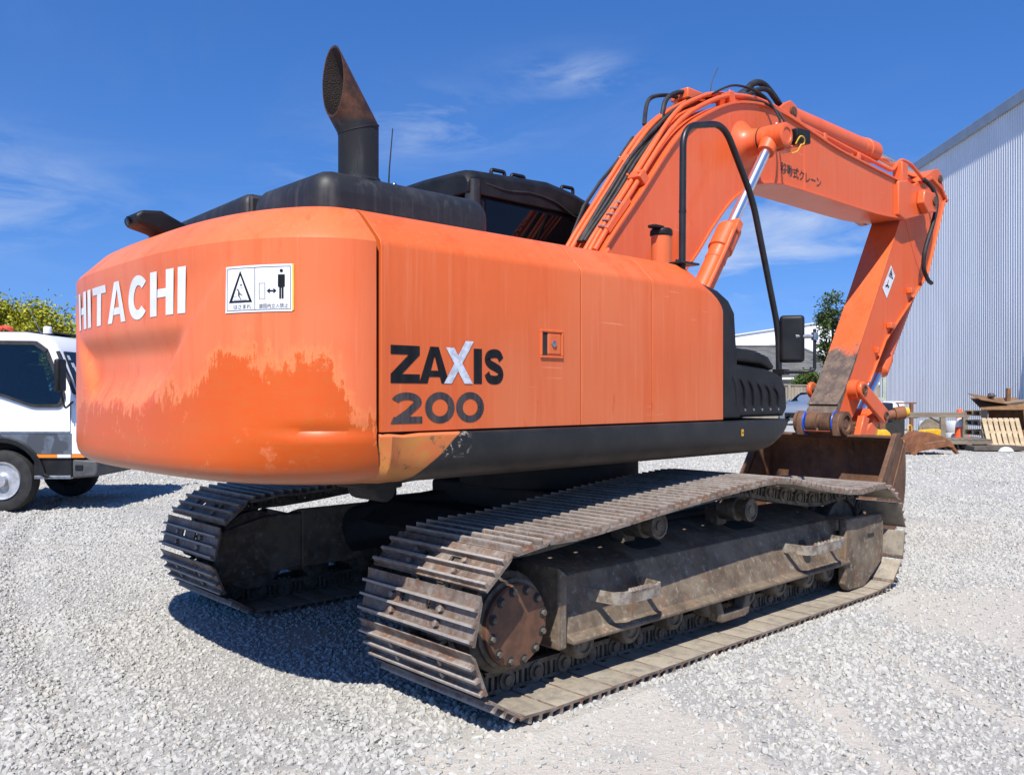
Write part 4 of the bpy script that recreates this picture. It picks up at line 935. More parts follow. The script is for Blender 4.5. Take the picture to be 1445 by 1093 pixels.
# ---- bucket: curved back, floor lip, side plates with edge strips, hinge ears
hwB = .70
shell = [(3.99,.965),(4.10,.975),(4.17,.93),(4.215,.78),(4.215,.55),(4.17,.34),(4.06,.17),(3.90,.07),(3.70,.03),(3.30,.02)]
sh = smooth2(shell, 4); inn = offs(sh, -.022)
rows_ = [[(a[0], -hwB, a[1]), (a[0], hwB, a[1]), (b[0], hwB, b[1]), (b[0], -hwB, b[1])] for a, b in zip(sh, inn)]
mb = MB().grid(rows_, True); mb.f.append((0,1,2,3)); k = len(mb.v)-4; mb.f.append((k,k+1,k+2,k+3))
BK = mb.build('bucket', M_BUCK, EX, 40, .003)
for s in (-1, 1):
    poly = [(3.99,.965)] + sh[1:] + [(3.30,.02)]
    MB().prism(poly, min(s*hwB, s*(hwB+.022)), max(s*hwB, s*(hwB+.022))).build('bucket_side', M_BUCK, BK, 40, .003)
    e = [(4.01,1.00),(3.93,1.00),(3.24,.06),(3.34,.03),(3.60,.40)]
    e = [(4.06,1.02),(3.955,1.02),(3.22,.05),(3.33,.03)]
    MB().prism(e, min(s*(hwB+.0), s*(hwB+.042))+ (.0 if s > 0 else -.002), max(s*(hwB+.0), s*(hwB+.042))+(.002 if s > 0 else .0)).build('side_cutter', M_BUCK, BK, 40, .004)
    MB().prism([(4.16,.93),(4.19,.91),(3.62,.02),(3.58,.02)], min(s*(hwB+.022), s*(hwB+.034)), max(s*(hwB+.022), s*(hwB+.034))).build('side_rib', M_BUCK, BK, 40, .003)
MB().box(3.20, 3.50, -hwB-.04, hwB+.04, .0, .028).build('cutting_edge', M_BUCK, BK, 0, .004)
MB().box(3.955, 4.14, -hwB+.001, hwB-.001, .968, .992).build('top_lip', M_BUCK, BK, 0, .006)
for s in (-1, 1):
    for yy in ((.155,.228),):
        poly = [(3.84,.975),(3.83,1.06)] + [(3.95+.118*math.cos(a), 1.105+.118*math.sin(a)) for a in np.linspace(PI*.95, PI*.05, 9)] + [(4.20,1.06),(4.40,1.05),(4.55,.98),(4.52,.88),(4.30,.80),(4.20,.78),(4.12,.965)]
        MB().prism(poly, min(s*yy[0], s*yy[1]), max(s*yy[0], s*yy[1])).build('hinge_ear', M_BUCK if True else M_BOOM, BK, 40, .012, 2)
    MB().lathe([(.118,0),(.118,.03),(.10,.034),(.078,.034),(.074,.012),(.05,.012),(.045,.02),(0,.02)], (3.95,s*.228,1.105), (0,s,0), 28).build('bucket_pin', M_BUCK, BK)
    MB().prism([(4.08,.98),(4.22,.98),(4.30,1.15),(4.18,1.18)], min(s*.26, s*.33), max(s*.26, s*.33)).build('ear_gusset', M_BOOM, BK, 40, .008)
MB().prism([(4.22,.80),(4.56,.86),(4.58,.96),(4.30,1.02),(4.16,.99)], -.154, .154).build('ear_web', M_BOOM, BK, 40, .01)

# ---- undercarriage
MB().lathe([(.62,.80),(.62,1.075)], (0,0,0), (0,0,1), 48).build('swing_bearing', M_DARK, EX)
mb = MB(); mb.box(-.55,.55,-.62,.62,.48,.80); mb.prism([(-1.0,.52),(1.0,.52),(.8,.66),(-.8,.66)], -1.0, 1.0)
for sx in (-1, 1):
    for s in (-1, 1):
        a = Vector((sx*.35, s*.35, .62)); b = Vector((sx*.95, s*1.05, .44)); mb.tube([a, b], .17, 8)
mb.build('x_frame', M_DARK, EX, 40, .02)
mb = MB(); mb.cyl((-2.02,-.95,.96), (-2.02,-.70,.96), .055, n=14); mb.box(-2.15,-1.95,-.98,-.72,.97,1.06); mb.build('tow_lug', M_DARK, EX, 40, .01)

ZC, RP, XC = .392, .300, 1.70
def track_loop():
    tp = [(-1.40,.695),(-1.28,.704),(-1.02,.728),(-.68,.761),(-.36,.788),(0,.813),(.25,.824),(.40,.816),(.56,.788),(.90,.728),(1.20,.684),(1.42,.672)]
    P = [(XC-.0, ZC-RP)]
    P = [(x, ZC-RP) for x in np.linspace(1.45, -1.60, 30)]
    P += [(-XC+RP*math.cos(a), ZC+RP*math.sin(a)) for a in np.linspace(-PI/2, -PI*1.5, 40)]
    P += [(q.x, q.y) for q in bez([(-XC+.06, ZC+RP, 0)]+[(a, b, 0) for a, b in tp]+[(XC-.06, ZC+RP, 0)], 6)]
    P += [(XC+RP*math.cos(a), ZC+RP*math.sin(a)) for a in np.linspace(PI/2, -PI/2+.18, 40)]
    P += [(1.50, ZC-RP+.006)]
    P.append(P[0]); P = np.array(P); L = np.concatenate([[0], np.cumsum(np.hypot(*np.diff(P, axis=0).T))]); n = int(round(L[-1]/.1905))
    return [(float(np.interp(q, L, P[:,0])), float(np.interp(q, L, P[:,1]))) for q in np.linspace(0, L[-1], n+1)[:-1]]
PINS = track_loop()
def shoe_mesh():
    full = [(-.082,0.0520),(.091,0.0520),(.120,0.0658),(.119,0.0715),(.090,0.0650),(.072,0.0650),(.068,0.0920),(.057,0.0920),(.053,0.0650),(.009,0.0650),(.005,0.0920),(-.006,0.0920),(-.010,0.0650),(-.054,0.0650),(-.058,0.0900),(-.069,0.0900),(-.073,0.0650),(-.082,0.0650)]
    pa = [(-.082,0.0520),(.012,0.0520),(.012,0.0650),(.009,0.0650),(.005,0.0920),(-.006,0.0920),(-.010,0.0650),(-.054,0.0650),(-.058,0.0900),(-.069,0.0900),(-.073,0.0650),(-.082,0.0650)]
    pb = [(.050,0.0520),(.091,0.0520),(.120,0.0658),(.119,0.0715),(.090,0.0650),(.072,0.0650),(.068,0.0920),(.057,0.0920),(.053,0.0650),(.050,0.0650)]
    mb = MB()
    for y0, y1 in ((-.4,-.13),(-.06,.06),(.13,.4)): mb.prism(full, y0, y1)
    for y0, y1 in ((-.13,-.06),(.06,.13)): mb.prism(pa, y0, y1); mb.prism(pb, y0, y1)
    for t, y in ((-.033,.16),(-.033,-.16),(.031,.175),(.031,-.175)): mb.cyl((t,y,.065), (t,y,.084), .0165, .014, 6)
    return mb.mesh('track_shoe', M_TRACK, 30)
SHOE = shoe_mesh()
def links(mb, c, t, nn, yc):
    """one pair of chain links in the plane of the loop"""
    T3 = Vector((t[0], 0, t[1])); N3 = Vector((nn[0], 0, nn[1])); Y3 = N3.cross(T3)
    M = Matrix(((T3.x, Y3.x, N3.x, c[0]), (T3.y, Y3.y, N3.y, yc), (T3.z, Y3.z, N3.z, c[1]), (0, 0, 0, 1)))
    for s in (-1, 1):
        o = s*.092; y0, y1 = o-.02, o+.02
        mb.box(-.098, .092, y0, y1, -.052, -.028, M); mb.box(-.085, .09, y0, y1, .034, .0515, M)
        for q in (-.016, .020, .056): mb.box(q-.009, q+.009, y0+.004, y1-.004, -.029, .035, M)
        mb.lathe([(.047,-.026),(.047,.026)], (-.062, o, .0), (0, 1, 0), 14, M)
        mb.lathe([(.024,0),(.024,.012),(.012,.013),(0,.010)], (-.062, o+s*.026, .0), (0, s, 0), 12, M)
    mb.lathe([(.03,-.07),(.03,.07)], (-.062, 0, 0), (0, 1, 0), 10, M)
    return M
for s in (-1, 1):
    mb = MB(); mats = []
    for i in range(len(PINS)):
        a = Vector(PINS[i]); b = Vector(PINS[(i+1) % len(PINS)]); t = (b-a).normalized(); nn = (t.y, -t.x); c = (a+b)/2
        # loop runs rearwards along the ground, so the outside lies to the right of travel
        nn = (-nn[0], -nn[1])
        mats.append(links(mb, c, (t.x, t.y), nn, s*1.2))
    TR = mb.build('track_chain', M_CHAIN, EX, 35)
    for i, M in enumerate(mats):
        o = bpy.data.objects.new('track_shoe', SHOE); C.objects.link(o); o.parent = TR; 
        M2 = M.copy(); wob = (random.random()-.5)*.02+.012; o.matrix_local = M2 @ Matrix.Rotation(wob, 4, 'Y')
    # track frame: sloped walls, bottom flange
    sec_ = [(1.425,.222),(1.425,.243),(1.368,.258),(1.285,.50),(1.05,.60),(.98,.60),(.98,.235),(1.36,.235)]
    sec_ = [(1.50,.238),(1.50,.258),(1.455,.276),(1.365,.53),(1.05,.62),(.98,.62),(.98,.238)]
    TF = MB().prism([(s*y, z) for y, z in sec_], -1.36, 1.42, 'X').build('track_frame', M_FRAME, EX, 30, .006, 2)
    mb = MB(); mb.prism([(-1.95,.20),(-1.36,.24),(-1.36,.60),(-1.62,.60),(-1.95,.52)], min(s*1.06, s*.99), max(s*1.06, s*.99)); mb.prism([(-1.42,.215),(-1.362,.215),(-1.362,.56),(-1.42,.60)], min(s*1.02, s*1.46), max(s*1.02, s*1.46)); mb.build('motor_bracket', M_FRAME, TF, 40, .01)
    # front guard that holds the idler
    gp = [(1.36,.10),(1.42,.05),(1.66,.045),(1.95,.20),(1.97,.42),(1.95,.535),(1.38,.545)]
    MB().prism(gp, min(s*1.43, s*1.485), max(s*1.43, s*1.485)).build('idler_guard', M_FRAME, TF, 40, .012, 2)
    MB().prism(gp, min(s*.99, s*1.03), max(s*.99, s*1.03)).build('idler_guard', M_FRAME, TF, 40, .012, 2)
    MB().box(1.36, 1.62, min(s*1.03, s*1.43), max(s*1.03, s*1.43), .46, .54).build('guard_top', M_FRAME, TF, 0, .01)
    MB().box(1.70, 1.80, min(s*1.482, s*1.488), max(s*1.482, s*1.488), .385, .41).build('guard_slot', M_DARK, TF, 0)
    MB().lathe([(.20,-.09),(.235,-.085),(.235,-.045),(.225,-.04),(.225,.04),(.235,.045),(.235,.085),(.20,.09)], (XC, s*1.2, ZC), (0,1,0), 36).build('idler_wheel', M_CHAIN, TF)
    # holes cut in the frame: dark oval pockets
    def oval(cx, cy, cz, ax, ay, lx, ly, d, nm):
        ax = Vector(ax).normalized(); ay = Vector(ay).normalized(); nz = ax.cross(ay); pts = []
        for i in range(20):
            a = 2*PI*i/20; ca, sa_ = math.cos(a), math.sin(a); q = Vector((cx,cy,cz))+ax*lx*math.copysign(abs(ca)**.6, ca)+ay*ly*math.copysign(abs(sa_)**.6, sa_); pts.append(q)
        m_ = MB(); m_.add([p+nz*d for p in pts]+[p-nz*d for p in pts], [tuple(range(20)), tuple(range(20,40))[::-1]]+[(i,(i+1)%20,20+(i+1)%20,20+i) for i in range(20)]); m_.build(nm, M_DARK, TF, 0)
    sl_ = Vector((0, s*(1.365-1.05), .53-.62)).normalized()
    for x in (-.50, .47): oval(x, s*1.22, .5725, (1,0,0), sl_, .125, .062, .003, 'frame_hole')
    wl_ = Vector((0, s*(1.365-1.455), .53-.276)).normalized()
    oval(.93, s*1.4195, .376, (1,0,0), wl_, .045, .075, .003, 'frame_hole')
    # steps: bent bars with serrated treads
    for x0, x1 in ((-1.17,-.78), (.66,1.20)):
        pth = [(x0, s*1.36, .43), (x0+.04, s*1.555, .425), (x0+.10, s*1.57, .42), (x1-.04, s*1.57, .42), (x1, s*1.555, .425), (x1+.01, s*1.36, .43)]
        P = [Vector(p) for p in pth]; r0 = []
        for p in P: r0.append([(p.x, p.y, p.z+.030), (p.x, p.y-s*.016, p.z+.030), (p.x, p.y-s*.016, p.z-.030), (p.x, p.y, p.z-.030)])
        m_ = MB().grid(r0, True); m_.f.append((0,1,2,3)); k = len(m_.v)-4; m_.f.append((k,k+1,k+2,k+3)); so_ = m_.build('frame_step', M_STEP, TF, 40, .004)
        nt_ = 8
        for i in range(nt_):
            x = x0+.14+(x1-x0-.24)*i/(nt_-1); m_ = MB(); m_.cyl((x, s*1.562, .446), (x, s*1.562, .462), .013, .008, 8); m_.build('tread_stud', M_STEP, so_)
    # rollers
    for x in (-1.20,-.84,-.47,-.10,.26,.63,.99,1.27):
        m_ = MB(); m_.lathe([(.05,-.17),(.062,-.165),(.062,-.135),(.098,-.13),(.098,-.11),(.082,-.105),(.082,.105),(.098,.11),(.098,.13),(.062,.135),(.062,.165),(.05,.17)], (x, s*1.2, .228), (0,1,0), 24); rl = m_.build('bottom_roller', M_CHAIN, TF)
        m_ = MB(); m_.lathe([(.082,.12),(.082,.20),(.074,.215),(.05,.22),(.045,.212),(.025,.212),(.022,.22),(0,.22)], (x, s*1.2, .205), (0,s,0), 22); m_.build('roller_collar', M_CHAIN, rl)
    m_ = MB(); m_.prism([(-.14,.222),(-.12,.115),(-.08,.10),(.16,.10),(.20,.115),(.22,.222),(.16,.222),(.13,.15),(-.06,.15),(-.09,.222)], min(s*1.39, s*1.46), max(s*1.39, s*1.46)); m_.build('track_guide', M_FRAME, TF, 40, .008)
    for x in (-.565, .345):
        m_ = MB(); m_.lathe([(.075,-.02),(.075,.10),(.06,.105),(.06,.15),(.07,.155),(.07,.185),(.055,.19),(.05,.183),(.03,.183),(.028,.19),(0,.19)], (x, s*1.2, .693), (0,s,0), 24); m_.build('top_roller', M_CHAIN, TF)
        m_ = MB(); m_.box(x-.05, x+.05, min(s*1.08,s*1.18), max(s*1.08,s*1.18), .58, .70); m_.build('roller_bracket', M_FRAME, TF, 0, .01)
    # final drive: sprocket teeth, drum and bolted cover
    m_ = MB(); tp_ = []
    for i in range(84):
        a = 2*PI*i/84; r_ = RP-.035+.034*math.cos(a*21); tp_.append((-XC+r_*math.cos(a), ZC+r_*math.sin(a)))
    m_.prism(tp_, s*1.2-.035, s*1.2+.035); SPK = m_.build('sprocket', M_CHAIN, TF, 40, .004)
    MB().lathe([(.25,-.18),(.25,.02),(.225,.06),(.225,.19),(.20,.215),(.20,.235),(.185,.24)], (-XC+.01, s*1.2, ZC-.005), (0,s,0), 40).build('drive_drum', M_CHAIN, SPK)
    MB().lathe([(.182,.24),(.182,.262),(.172,.272),(.10,.276),(0,.276)], (-XC+.01, s*1.2, ZC-.005), (0,s,0), 48).build('drive_cover', M_RUST, SPK)
    for i in range(12):
        a = 2*PI*i/12+.2; x = -XC+.01+.155*math.cos(a); z = ZC-.005+.155*math.sin(a)
        m_ = MB(); m_.cyl((x, s*1.473, z), (x, s*1.489, z), .0145, n=6); m_.build('cover_bolt', M_CHAIN, SPK, 0, .002)
        m_ = MB(); m_.lathe([(.024,0),(.021,.0035),(.0,.0035)], (x, s*1.4735, z), (0,s,0), 14); m_.build('bolt_seat', M_DARK, SPK)
# ------------------------------------------------------------------ warehouse
FW = Vector((.68327, .73016, 0)); RT = Vector((.73016, -.68327, 0))
WD = Vector((.73491, .67816, 0)); WN = Vector((.67816, -.73491, 0))      # along the wall, into the building
W0P = Vector((30.653, 11.027, 0))                                        # its far corner
def metal_wall_mat():
    n = NT('zincalume_sheet'); a = n.noise(.6, 5, .6, n.coord((1, 1, .3)))
    c = n.mix(n.ramp(a, .35, .65), (.66,.665,.66), (.74,.745,.74))
    c = n.mix(n.math('MULTIPLY', n.ramp(n.noise(3, 5, .7, n.coord((1, 1, .08))), .5, .8), .35), c, (.56,.575,.59))
    return n.set(col=c, rough=.42, metal=.12, spec=.5)
M_WALL = metal_wall_mat()
WH = empty('warehouse', tuple(W0P), math.atan2(-WD.y, -WD.x), 'tall grey warehouse clad in ribbed vertical metal sheets on the right', 'warehouse')
# local x runs towards the camera along the wall, local y away from the yard (into the building is +y or -y)
iy = 1 if (Vector((-WD.y*-1, 0, 0)).x is None) else None
loc_y = Vector((WD.y, -WD.x, 0))       # world direction of local +y
sgn = 1 if loc_y.dot(WN) > 0 else -1
LEN, HGT, pitch = 26.0, 9.55, .136
pts = []; x = 0
while x < LEN:
    pts += [(x, 0), (x+.052, 0), (x+.066, -sgn*.030), (x+.112, -sgn*.030), (x+.126, 0)]; x += pitch
mb = MB(); k = len(pts)
mb.add([(p[0], p[1], z) for z in (0.05, 4.7, HGT) for p in pts], [(j*k+i, j*k+i+1, (j+1)*k+i+1, (j+1)*k+i) for j in range(2) for i in range(k-1)])
mb.build('ribbed_wall', M_WALL, WH, 0)
mb = MB(); mb.box(-.02, LEN, min(sgn*.02, sgn*15), max(sgn*.02, sgn*15), 0, HGT-.2); mb.build('wall_core', M_WALL, WH, 0)
mb = MB(); mb.box(-.15, LEN, min(-sgn*.12, sgn*.1), max(-sgn*.12, sgn*.1), HGT-.02, HGT+.30); mb.build('roof_flashing', simple('grey_flashing', (.30,.34,.38), (.26,.29,.33), 3, .45, .3), WH, 0, .02)
mb = MB(); mb.prism([(sgn*.1, HGT), (sgn*7.5, HGT+1.3), (sgn*15, HGT)], -.1, LEN, 'X'); mb.build('roof', M_WALL, WH, 0)
mb = MB(); mb.box(-.08, .06, min(-sgn*.07, sgn*.1), max(-sgn*.07, sgn*.1), 0, HGT-.03); mb.build('corner_flashing', M_WALL, WH, 0)

# ------------------------------------------------------------------ far buildings
M_WHITEW = simple('white_painted_wall', (.78,.78,.77), (.72,.72,.71), .3, .7)
bw = empty('white_building', (96, 52, 0), math.atan2(RT.y, RT.x), 'big white building with low gable behind the tiled house', 'building')
MB().prism([(-14,0),(16,0),(16,7.9),(5.6,10.35),(4.6,10.4),(-14,7.6)], 0, 20).build('wall', M_WHITEW, bw, 0)
MB().prism([(-14.2,7.62),(4.6,10.42),(5.6,10.37),(16.2,7.9),(16.2,8.05),(5.6,10.53),(4.6,10.58),(-14.2,7.78)], -.2, 20.2).build('roof', simple('pale_roof', (.66,.67,.68), (.6,.6,.62), .4, .6), bw, 0)
mb = MB(); mb.box(-1.9,-1.1,-.06,.02,6.4,7.6); mb.build('vent', M_DARK, bw, 0)
M_TILE = simple('grey_roof_tile', (.115,.115,.11), (.17,.165,.155), 1.2, .75, 0, .3, 6)
M_CLAD = simple('house_wall', (.30,.27,.23), (.25,.22,.19), .8, .8)
hs = empty('tiled_house', (49.7, 27.5, 0), math.atan2(RT.y, RT.x), 'low house with dark grey tiled hip roof behind the fence', 'house')
MB().box(-5.5, 6.5, 0, 8, 0, 2.5).build('wall', M_CLAD, hs, 0)
def tiled(mb, a, b, c, d, n=13):
    """sloping roof face built as stepped courses from eave a-b up to ridge d-c"""
    a, b, c, d = [Vector(p) for p in (a, b, c, d)]; nn = (b-a).cross(d-a).normalized()
    for i in range(n):
        t0, t1 = i/n, (i+1)/n; p0 = a.lerp(d, t0)+nn*.05; p1 = b.lerp(c, t0)+nn*.05; p2 = b.lerp(c, t1)+nn*.005; p3 = a.lerp(d, t1)+nn*.005
        mb.add([p0, p1, p2, p3, p0-nn*.05, p1-nn*.05], [(0,1,2,3),(4,5,1,0)])
mb = MB(); tiled(mb, (-6.1,-.6,2.45), (7.1,-.6,2.45), (3.6,4,4.85), (-2.6,4,4.85), 15); tiled(mb, (7.1,-.6,2.45), (7.1,8.6,2.45), (3.6,4.01,4.85), (3.6,4,4.85)); tiled(mb, (-6.1,8.6,2.45), (-6.1,-.6,2.45), (-2.6,4,4.85), (-2.6,4.01,4.85)); tiled(mb, (7.1,8.6,2.45), (-6.1,8.6,2.45), (-2.6,4,4.85), (3.6,4,4.85))
RFH = mb.build('roof', M_TILE, hs, 0)
mb = MB(); mb.tube([(-6.1,-.6,2.52),(-2.6,4,4.93),(3.6,4,4.93),(7.1,-.6,2.52)], .09, 8); mb.build('ridge_cap', M_TILE, RFH)
mb = MB(); mb.tube([(-6.2,-.68,2.42),(7.2,-.68,2.42)], .07, 8); mb.build('gutter', M_WHITEW, RFH)
for x0 in (-3.4, 1.2):
    wn_ = MB().box(x0, x0+1.8, -.05, .02, .9, 2.1).build('window', M_WHITEW, hs, 0); MB().box(x0+.08, x0+1.72, -.07, -.04, .98, 2.02).build('pane', M_GLASS, wn_, 0)
M_FENCE = simple('weathered_fence', (.33,.28,.21), (.23,.20,.16), 2.5, .85, 0, .3, 12, stretch=(1,1,.1))
fe = empty('paling_fence', (33.4, 20.8, 0), math.atan2(RT.y, RT.x), 'weathered timber paling fence running behind the parked car', 'fence')
mb = MB(); i = 0; x = -6
while x < 22:
    h = 1.80+.02*math.sin(i*1.7); mb.box(x, x+.135, -.012-.008*(i % 2), .012-.008*(i % 2), .02, h); x += .15; i += 1
kind(mb.build('paling_row', M_FENCE, fe, 0), 'stuff')
for k in range(12): MB().box(-5.9+2.4*k, -5.78+2.4*k, -.13, -.03, 0, 1.86).build('post', M_FENCE, fe, 0)
MB().box(-6, 22, -.06, .05, 1.80, 1.86).build('top_rail', M_FENCE, fe, 0)
MB().box(-6, 22, -.075, -.025, .95, 1.05).build('middle_rail', M_FENCE, fe, 0)

# ------------------------------------------------------------------ trees
def leaf_mat(name, c1, c2):
    n = NT(name); g = n.node('ShaderNodeNewGeometry').outputs['Random Per Island']
    c = n.mix(g, c1, c2); c = n.mix(n.math('MULTIPLY', n.ramp(n.noise(.9, 3), .35, .65), .5), c, tuple(q*.6 for q in c1))
    return n.set(col=c, rough=.55, spec=.3, sss=0)
M_BARK = simple('bark', (.10,.075,.055), (.06,.045,.035), 5, .9, 0, .6, 14)
def tree(name, loc, h, rx, rz, z0, mat, label, seed, leaves=7000, lsize=.16, clumps=46, trunk=.16, flat=.75, cat='tree', par_trunk=True, conical=False, lean=0):
    rg = random.Random(seed); t = empty(name, loc, rg.random()*6, label, cat)
    tm = MB(); tm.tube(bez([(0,0,-.1),(lean*.3+.05,0.03,h*.25),(lean*.6,-.04,h*.55),(lean,0,h*.85)], 5), [trunk*(1-.75*i/15) for i in range(16)], 8)
    cl = []
    for i in range(clumps):
        for _ in range(30):
            p = Vector((rg.uniform(-1,1), rg.uniform(-1,1), rg.uniform(-1,1)))
            if p.length < 1 and p.length > .35: break
        zz_ = (p.z*.5+.5); k = (1-zz_*.85) if conical else 1
        c_ = Vector((p.x*rx*k+lean*zz_, p.y*rx*k, z0+zz_*(h-z0)))
        cl.append((c_, rz*rg.uniform(.6, 1.25)))
    for c_, r_ in cl[:14]:
        b0 = Vector((lean*.4, 0, z0*.7+rg.uniform(0,.3)*(c_.z-z0*.7))); tm.tube(bez([b0, b0.lerp(c_, .55)+Vector((0,0,-.1)), c_], 4), [trunk*.35*(1-.8*i/8) for i in range(9)], 5)
    tm.build('trunk', M_BARK, t, 40)
    v = []; f = []
    for i in range(leaves):
        c_, r_ = rg.choice(cl); d = Vector((rg.gauss(0,1), rg.gauss(0,1), rg.gauss(0,1)*flat)); d = d*(r_*.48)
        if d.length > r_*1.5: d *= .5
        p = c_+d; nn = Vector((rg.gauss(0,1), rg.gauss(0,1), rg.gauss(.7,1))).normalized(); a = nn.orthogonal().normalized(); a.rotate(Matrix.Rotation(rg.random()*6.28, 3, nn)); b_ = nn.cross(a); s_ = lsize*rg.uniform(.55, 1.3); q = len(v)
        v += [tuple(p-a*s_), tuple(p+b_*s_*.5), tuple(p+a*s_), tuple(p-b_*s_*.5)]; f.append((q, q+1, q+2, q+3))
    me = bpy.data.meshes.new('crown'); me.from_pydata(v, [], f); me.materials.append(mat); o = bpy.data.objects.new('crown', me); C.objects.link(o); o.parent = t
    return t
M_LY = leaf_mat('lime_leaves', (.40,.36,.02), (.20,.24,.015)); M_LD = leaf_mat('dark_leaves', (.035,.07,.016), (.085,.11,.02)); M_LP = leaf_mat('poplar_leaves', (.02,.04,.02), (.035,.06,.03)); M_LB = leaf_mat('bush_leaves', (.06,.12,.02), (.14,.16,.03))
tree('lime_tree', (4.6, 38.2, 0), 5.75, 3.4, 1.15, 1.4, M_LY, 'broad lime green tree rising behind the white truck', 3, 42000, .09, 90, .2)
tree('poplar_tree', (14.1, 63.4, 0), 6.9, 1.0, .55, .6, M_LP, 'taller narrow dark conifer between lime tree and excavator', 5, 5000, .16, 40, .15, conical=True)
tree('poplar_tree', (14.9, 60.5, 0), 5.9, .95, .5, .5, M_LP, 'shorter narrow dark conifer right against the excavator counterweight', 8, 5000, .15, 40, .15, conical=True)
tree('garden_tree', (40.9, 18.0, 0), 7.0, 1.05, .48, 1.9, M_LD, 'slender dark leafy tree standing behind the excavator arm', 12, 5200, .10, 54, .14, lean=.3)
tree('garden_shrub', (39.2, 18.75, 0), 2.55, .9, .42, .8, M_LB, 'light green shrub rising over the fence by the mirror', 15, 3500, .09, 30, .05, cat='shrub')

# ------------------------------------------------------------------ parked car (left front towards the camera)
M_CARP = NT('blue_grey_car_paint').set(col=(.24,.275,.32), rough=.3, metal=.3, coat=.8, spec=.5)
M_TYRE = simple('tyre_rubber', (.016,.016,.017), (.03,.029,.028), 12, .8, 0, .2, 40)
M_ALLOY = simple('alloy', (.40,.41,.42), (.3,.3,.31), 12, .4, .7, .02)
CAR = empty('parked_car', (32.4, 14.9, 0), math.atan2(-RT.y, -RT.x)+.85, 'blue grey hatchback car parked in front of the timber fence', 'car')
# stations along the length: x, half width, sill, waist, roof heights
st = [(2.12,.55,.30,.62,.66),(2.05,.74,.22,.72,.76),(1.75,.86,.20,.86,.90),(1.20,.90,.20,.95,.99),(.85,.905,.20,.98,1.03),(.30,.91,.20,1.0,1.32),(-.05,.91,.20,1.01,1.43),(-.6,.91,.20,1.02,1.48),(-1.2,.905,.20,1.03,1.45),(-1.7,.88,.22,1.03,1.32),(-2.0,.80,.26,1.0,1.12),(-2.12,.66,.34,.9,.96)]
secs = []
for x, wd, s0, wz, rz_ in st:
    rw = wd*.72 if rz_ > wz+.12 else wd*.86
    secs.append([(x, -wd*.9, s0), (x, -wd, s0+.2), (x, -wd, (s0+wz)/2+.05), (x, -wd*.97, wz), (x, -rw, rz_-.03), (x, -rw*.75, rz_), (x, 0, rz_+.02), (x, rw*.75, rz_), (x, rw, rz_-.03), (x, wd*.97, wz), (x, wd, (s0+wz)/2+.05), (x, wd, s0+.2), (x, wd*.9, s0)])
mb = MB().grid(secs, True); L = 13; mb.f.append(tuple(range(L))[::-1]); q = (len(secs)-1)*L; mb.f.append(tuple(range(q, q+L))); mb.build('body', M_CARP, CAR, 45)
def gl(nm, quad, mat=M_GLASS): mb = MB(); mb.add(quad, [tuple(range(len(quad)))]); o = mb.build(nm, mat, CAR, 0); md = o.modifiers.new('s', 'SOLIDIFY'); md.thickness = .012; md.offset = 1; return o
gl('windscreen', [(.80,-.74,1.05),(.80,.74,1.05),(.02,.60,1.435),(.02,-.60,1.435)])
for s in (-1, 1):
    gl('side_window', [(.55,s*.885,1.05),(-.35,s*.895,1.06),(-.35,s*.70,1.42),(.10,s*.69,1.37)]); gl('side_window', [(-.42,s*.895,1.06),(-1.35,s*.885,1.07),(-1.2,s*.69,1.40),(-.42,s*.70,1.43)])
    mi = MB().box(.42,.62,min(s*.93,s*1.10),max(s*.93,s*1.10),1.03,1.15).build('door_mirror', M_CARP, CAR, 40, .03, 3)
    MB().prism([(2.06,.66),(1.80,.80),(1.72,.76),(1.98,.62)], min(s*.62,s*.885), max(s*.62,s*.885)).build('headlight', simple('headlamp', (.6,.62,.65), (.4,.42,.45), 20, .15), CAR, 40, .02)
    for x in (1.32, -1.28):
        wl = MB().lathe([(.20,-.10),(.29,-.105),(.325,-.08),(.33,0),(.325,.08),(.29,.105),(.20,.10)], (x, s*.83, .33), (0,s,0), 32).build('wheel', M_TYRE, CAR)
        MB().lathe([(.36,-.02),(.385,-.02),(.385,.10),(.36,.10)], (x, s*.83, .34), (0,s,0), 32).build('wheel_arch', M_DARK, CAR)
        m_ = MB()
        for i in range(5):
            a = 2*PI*i/5; m_.box(.04,.20,-.026,.026,-.012,.012, Matrix.Translation((x, s*.945, .33)) @ Matrix.Rotation(R(90), 4, 'X') @ Matrix.Rotation(a, 4, 'Z'))
        m_.lathe([(.205,.0),(.225,.0),(.225,.02),(.205,.02)], (x, s*.93, .33), (0,s,0), 28); m_.build('rim', M_ALLOY, wl)
MB().box(2.10,2.15,-.45,.45,.34,.56).build('grille', M_BLK, CAR, 40, .02)
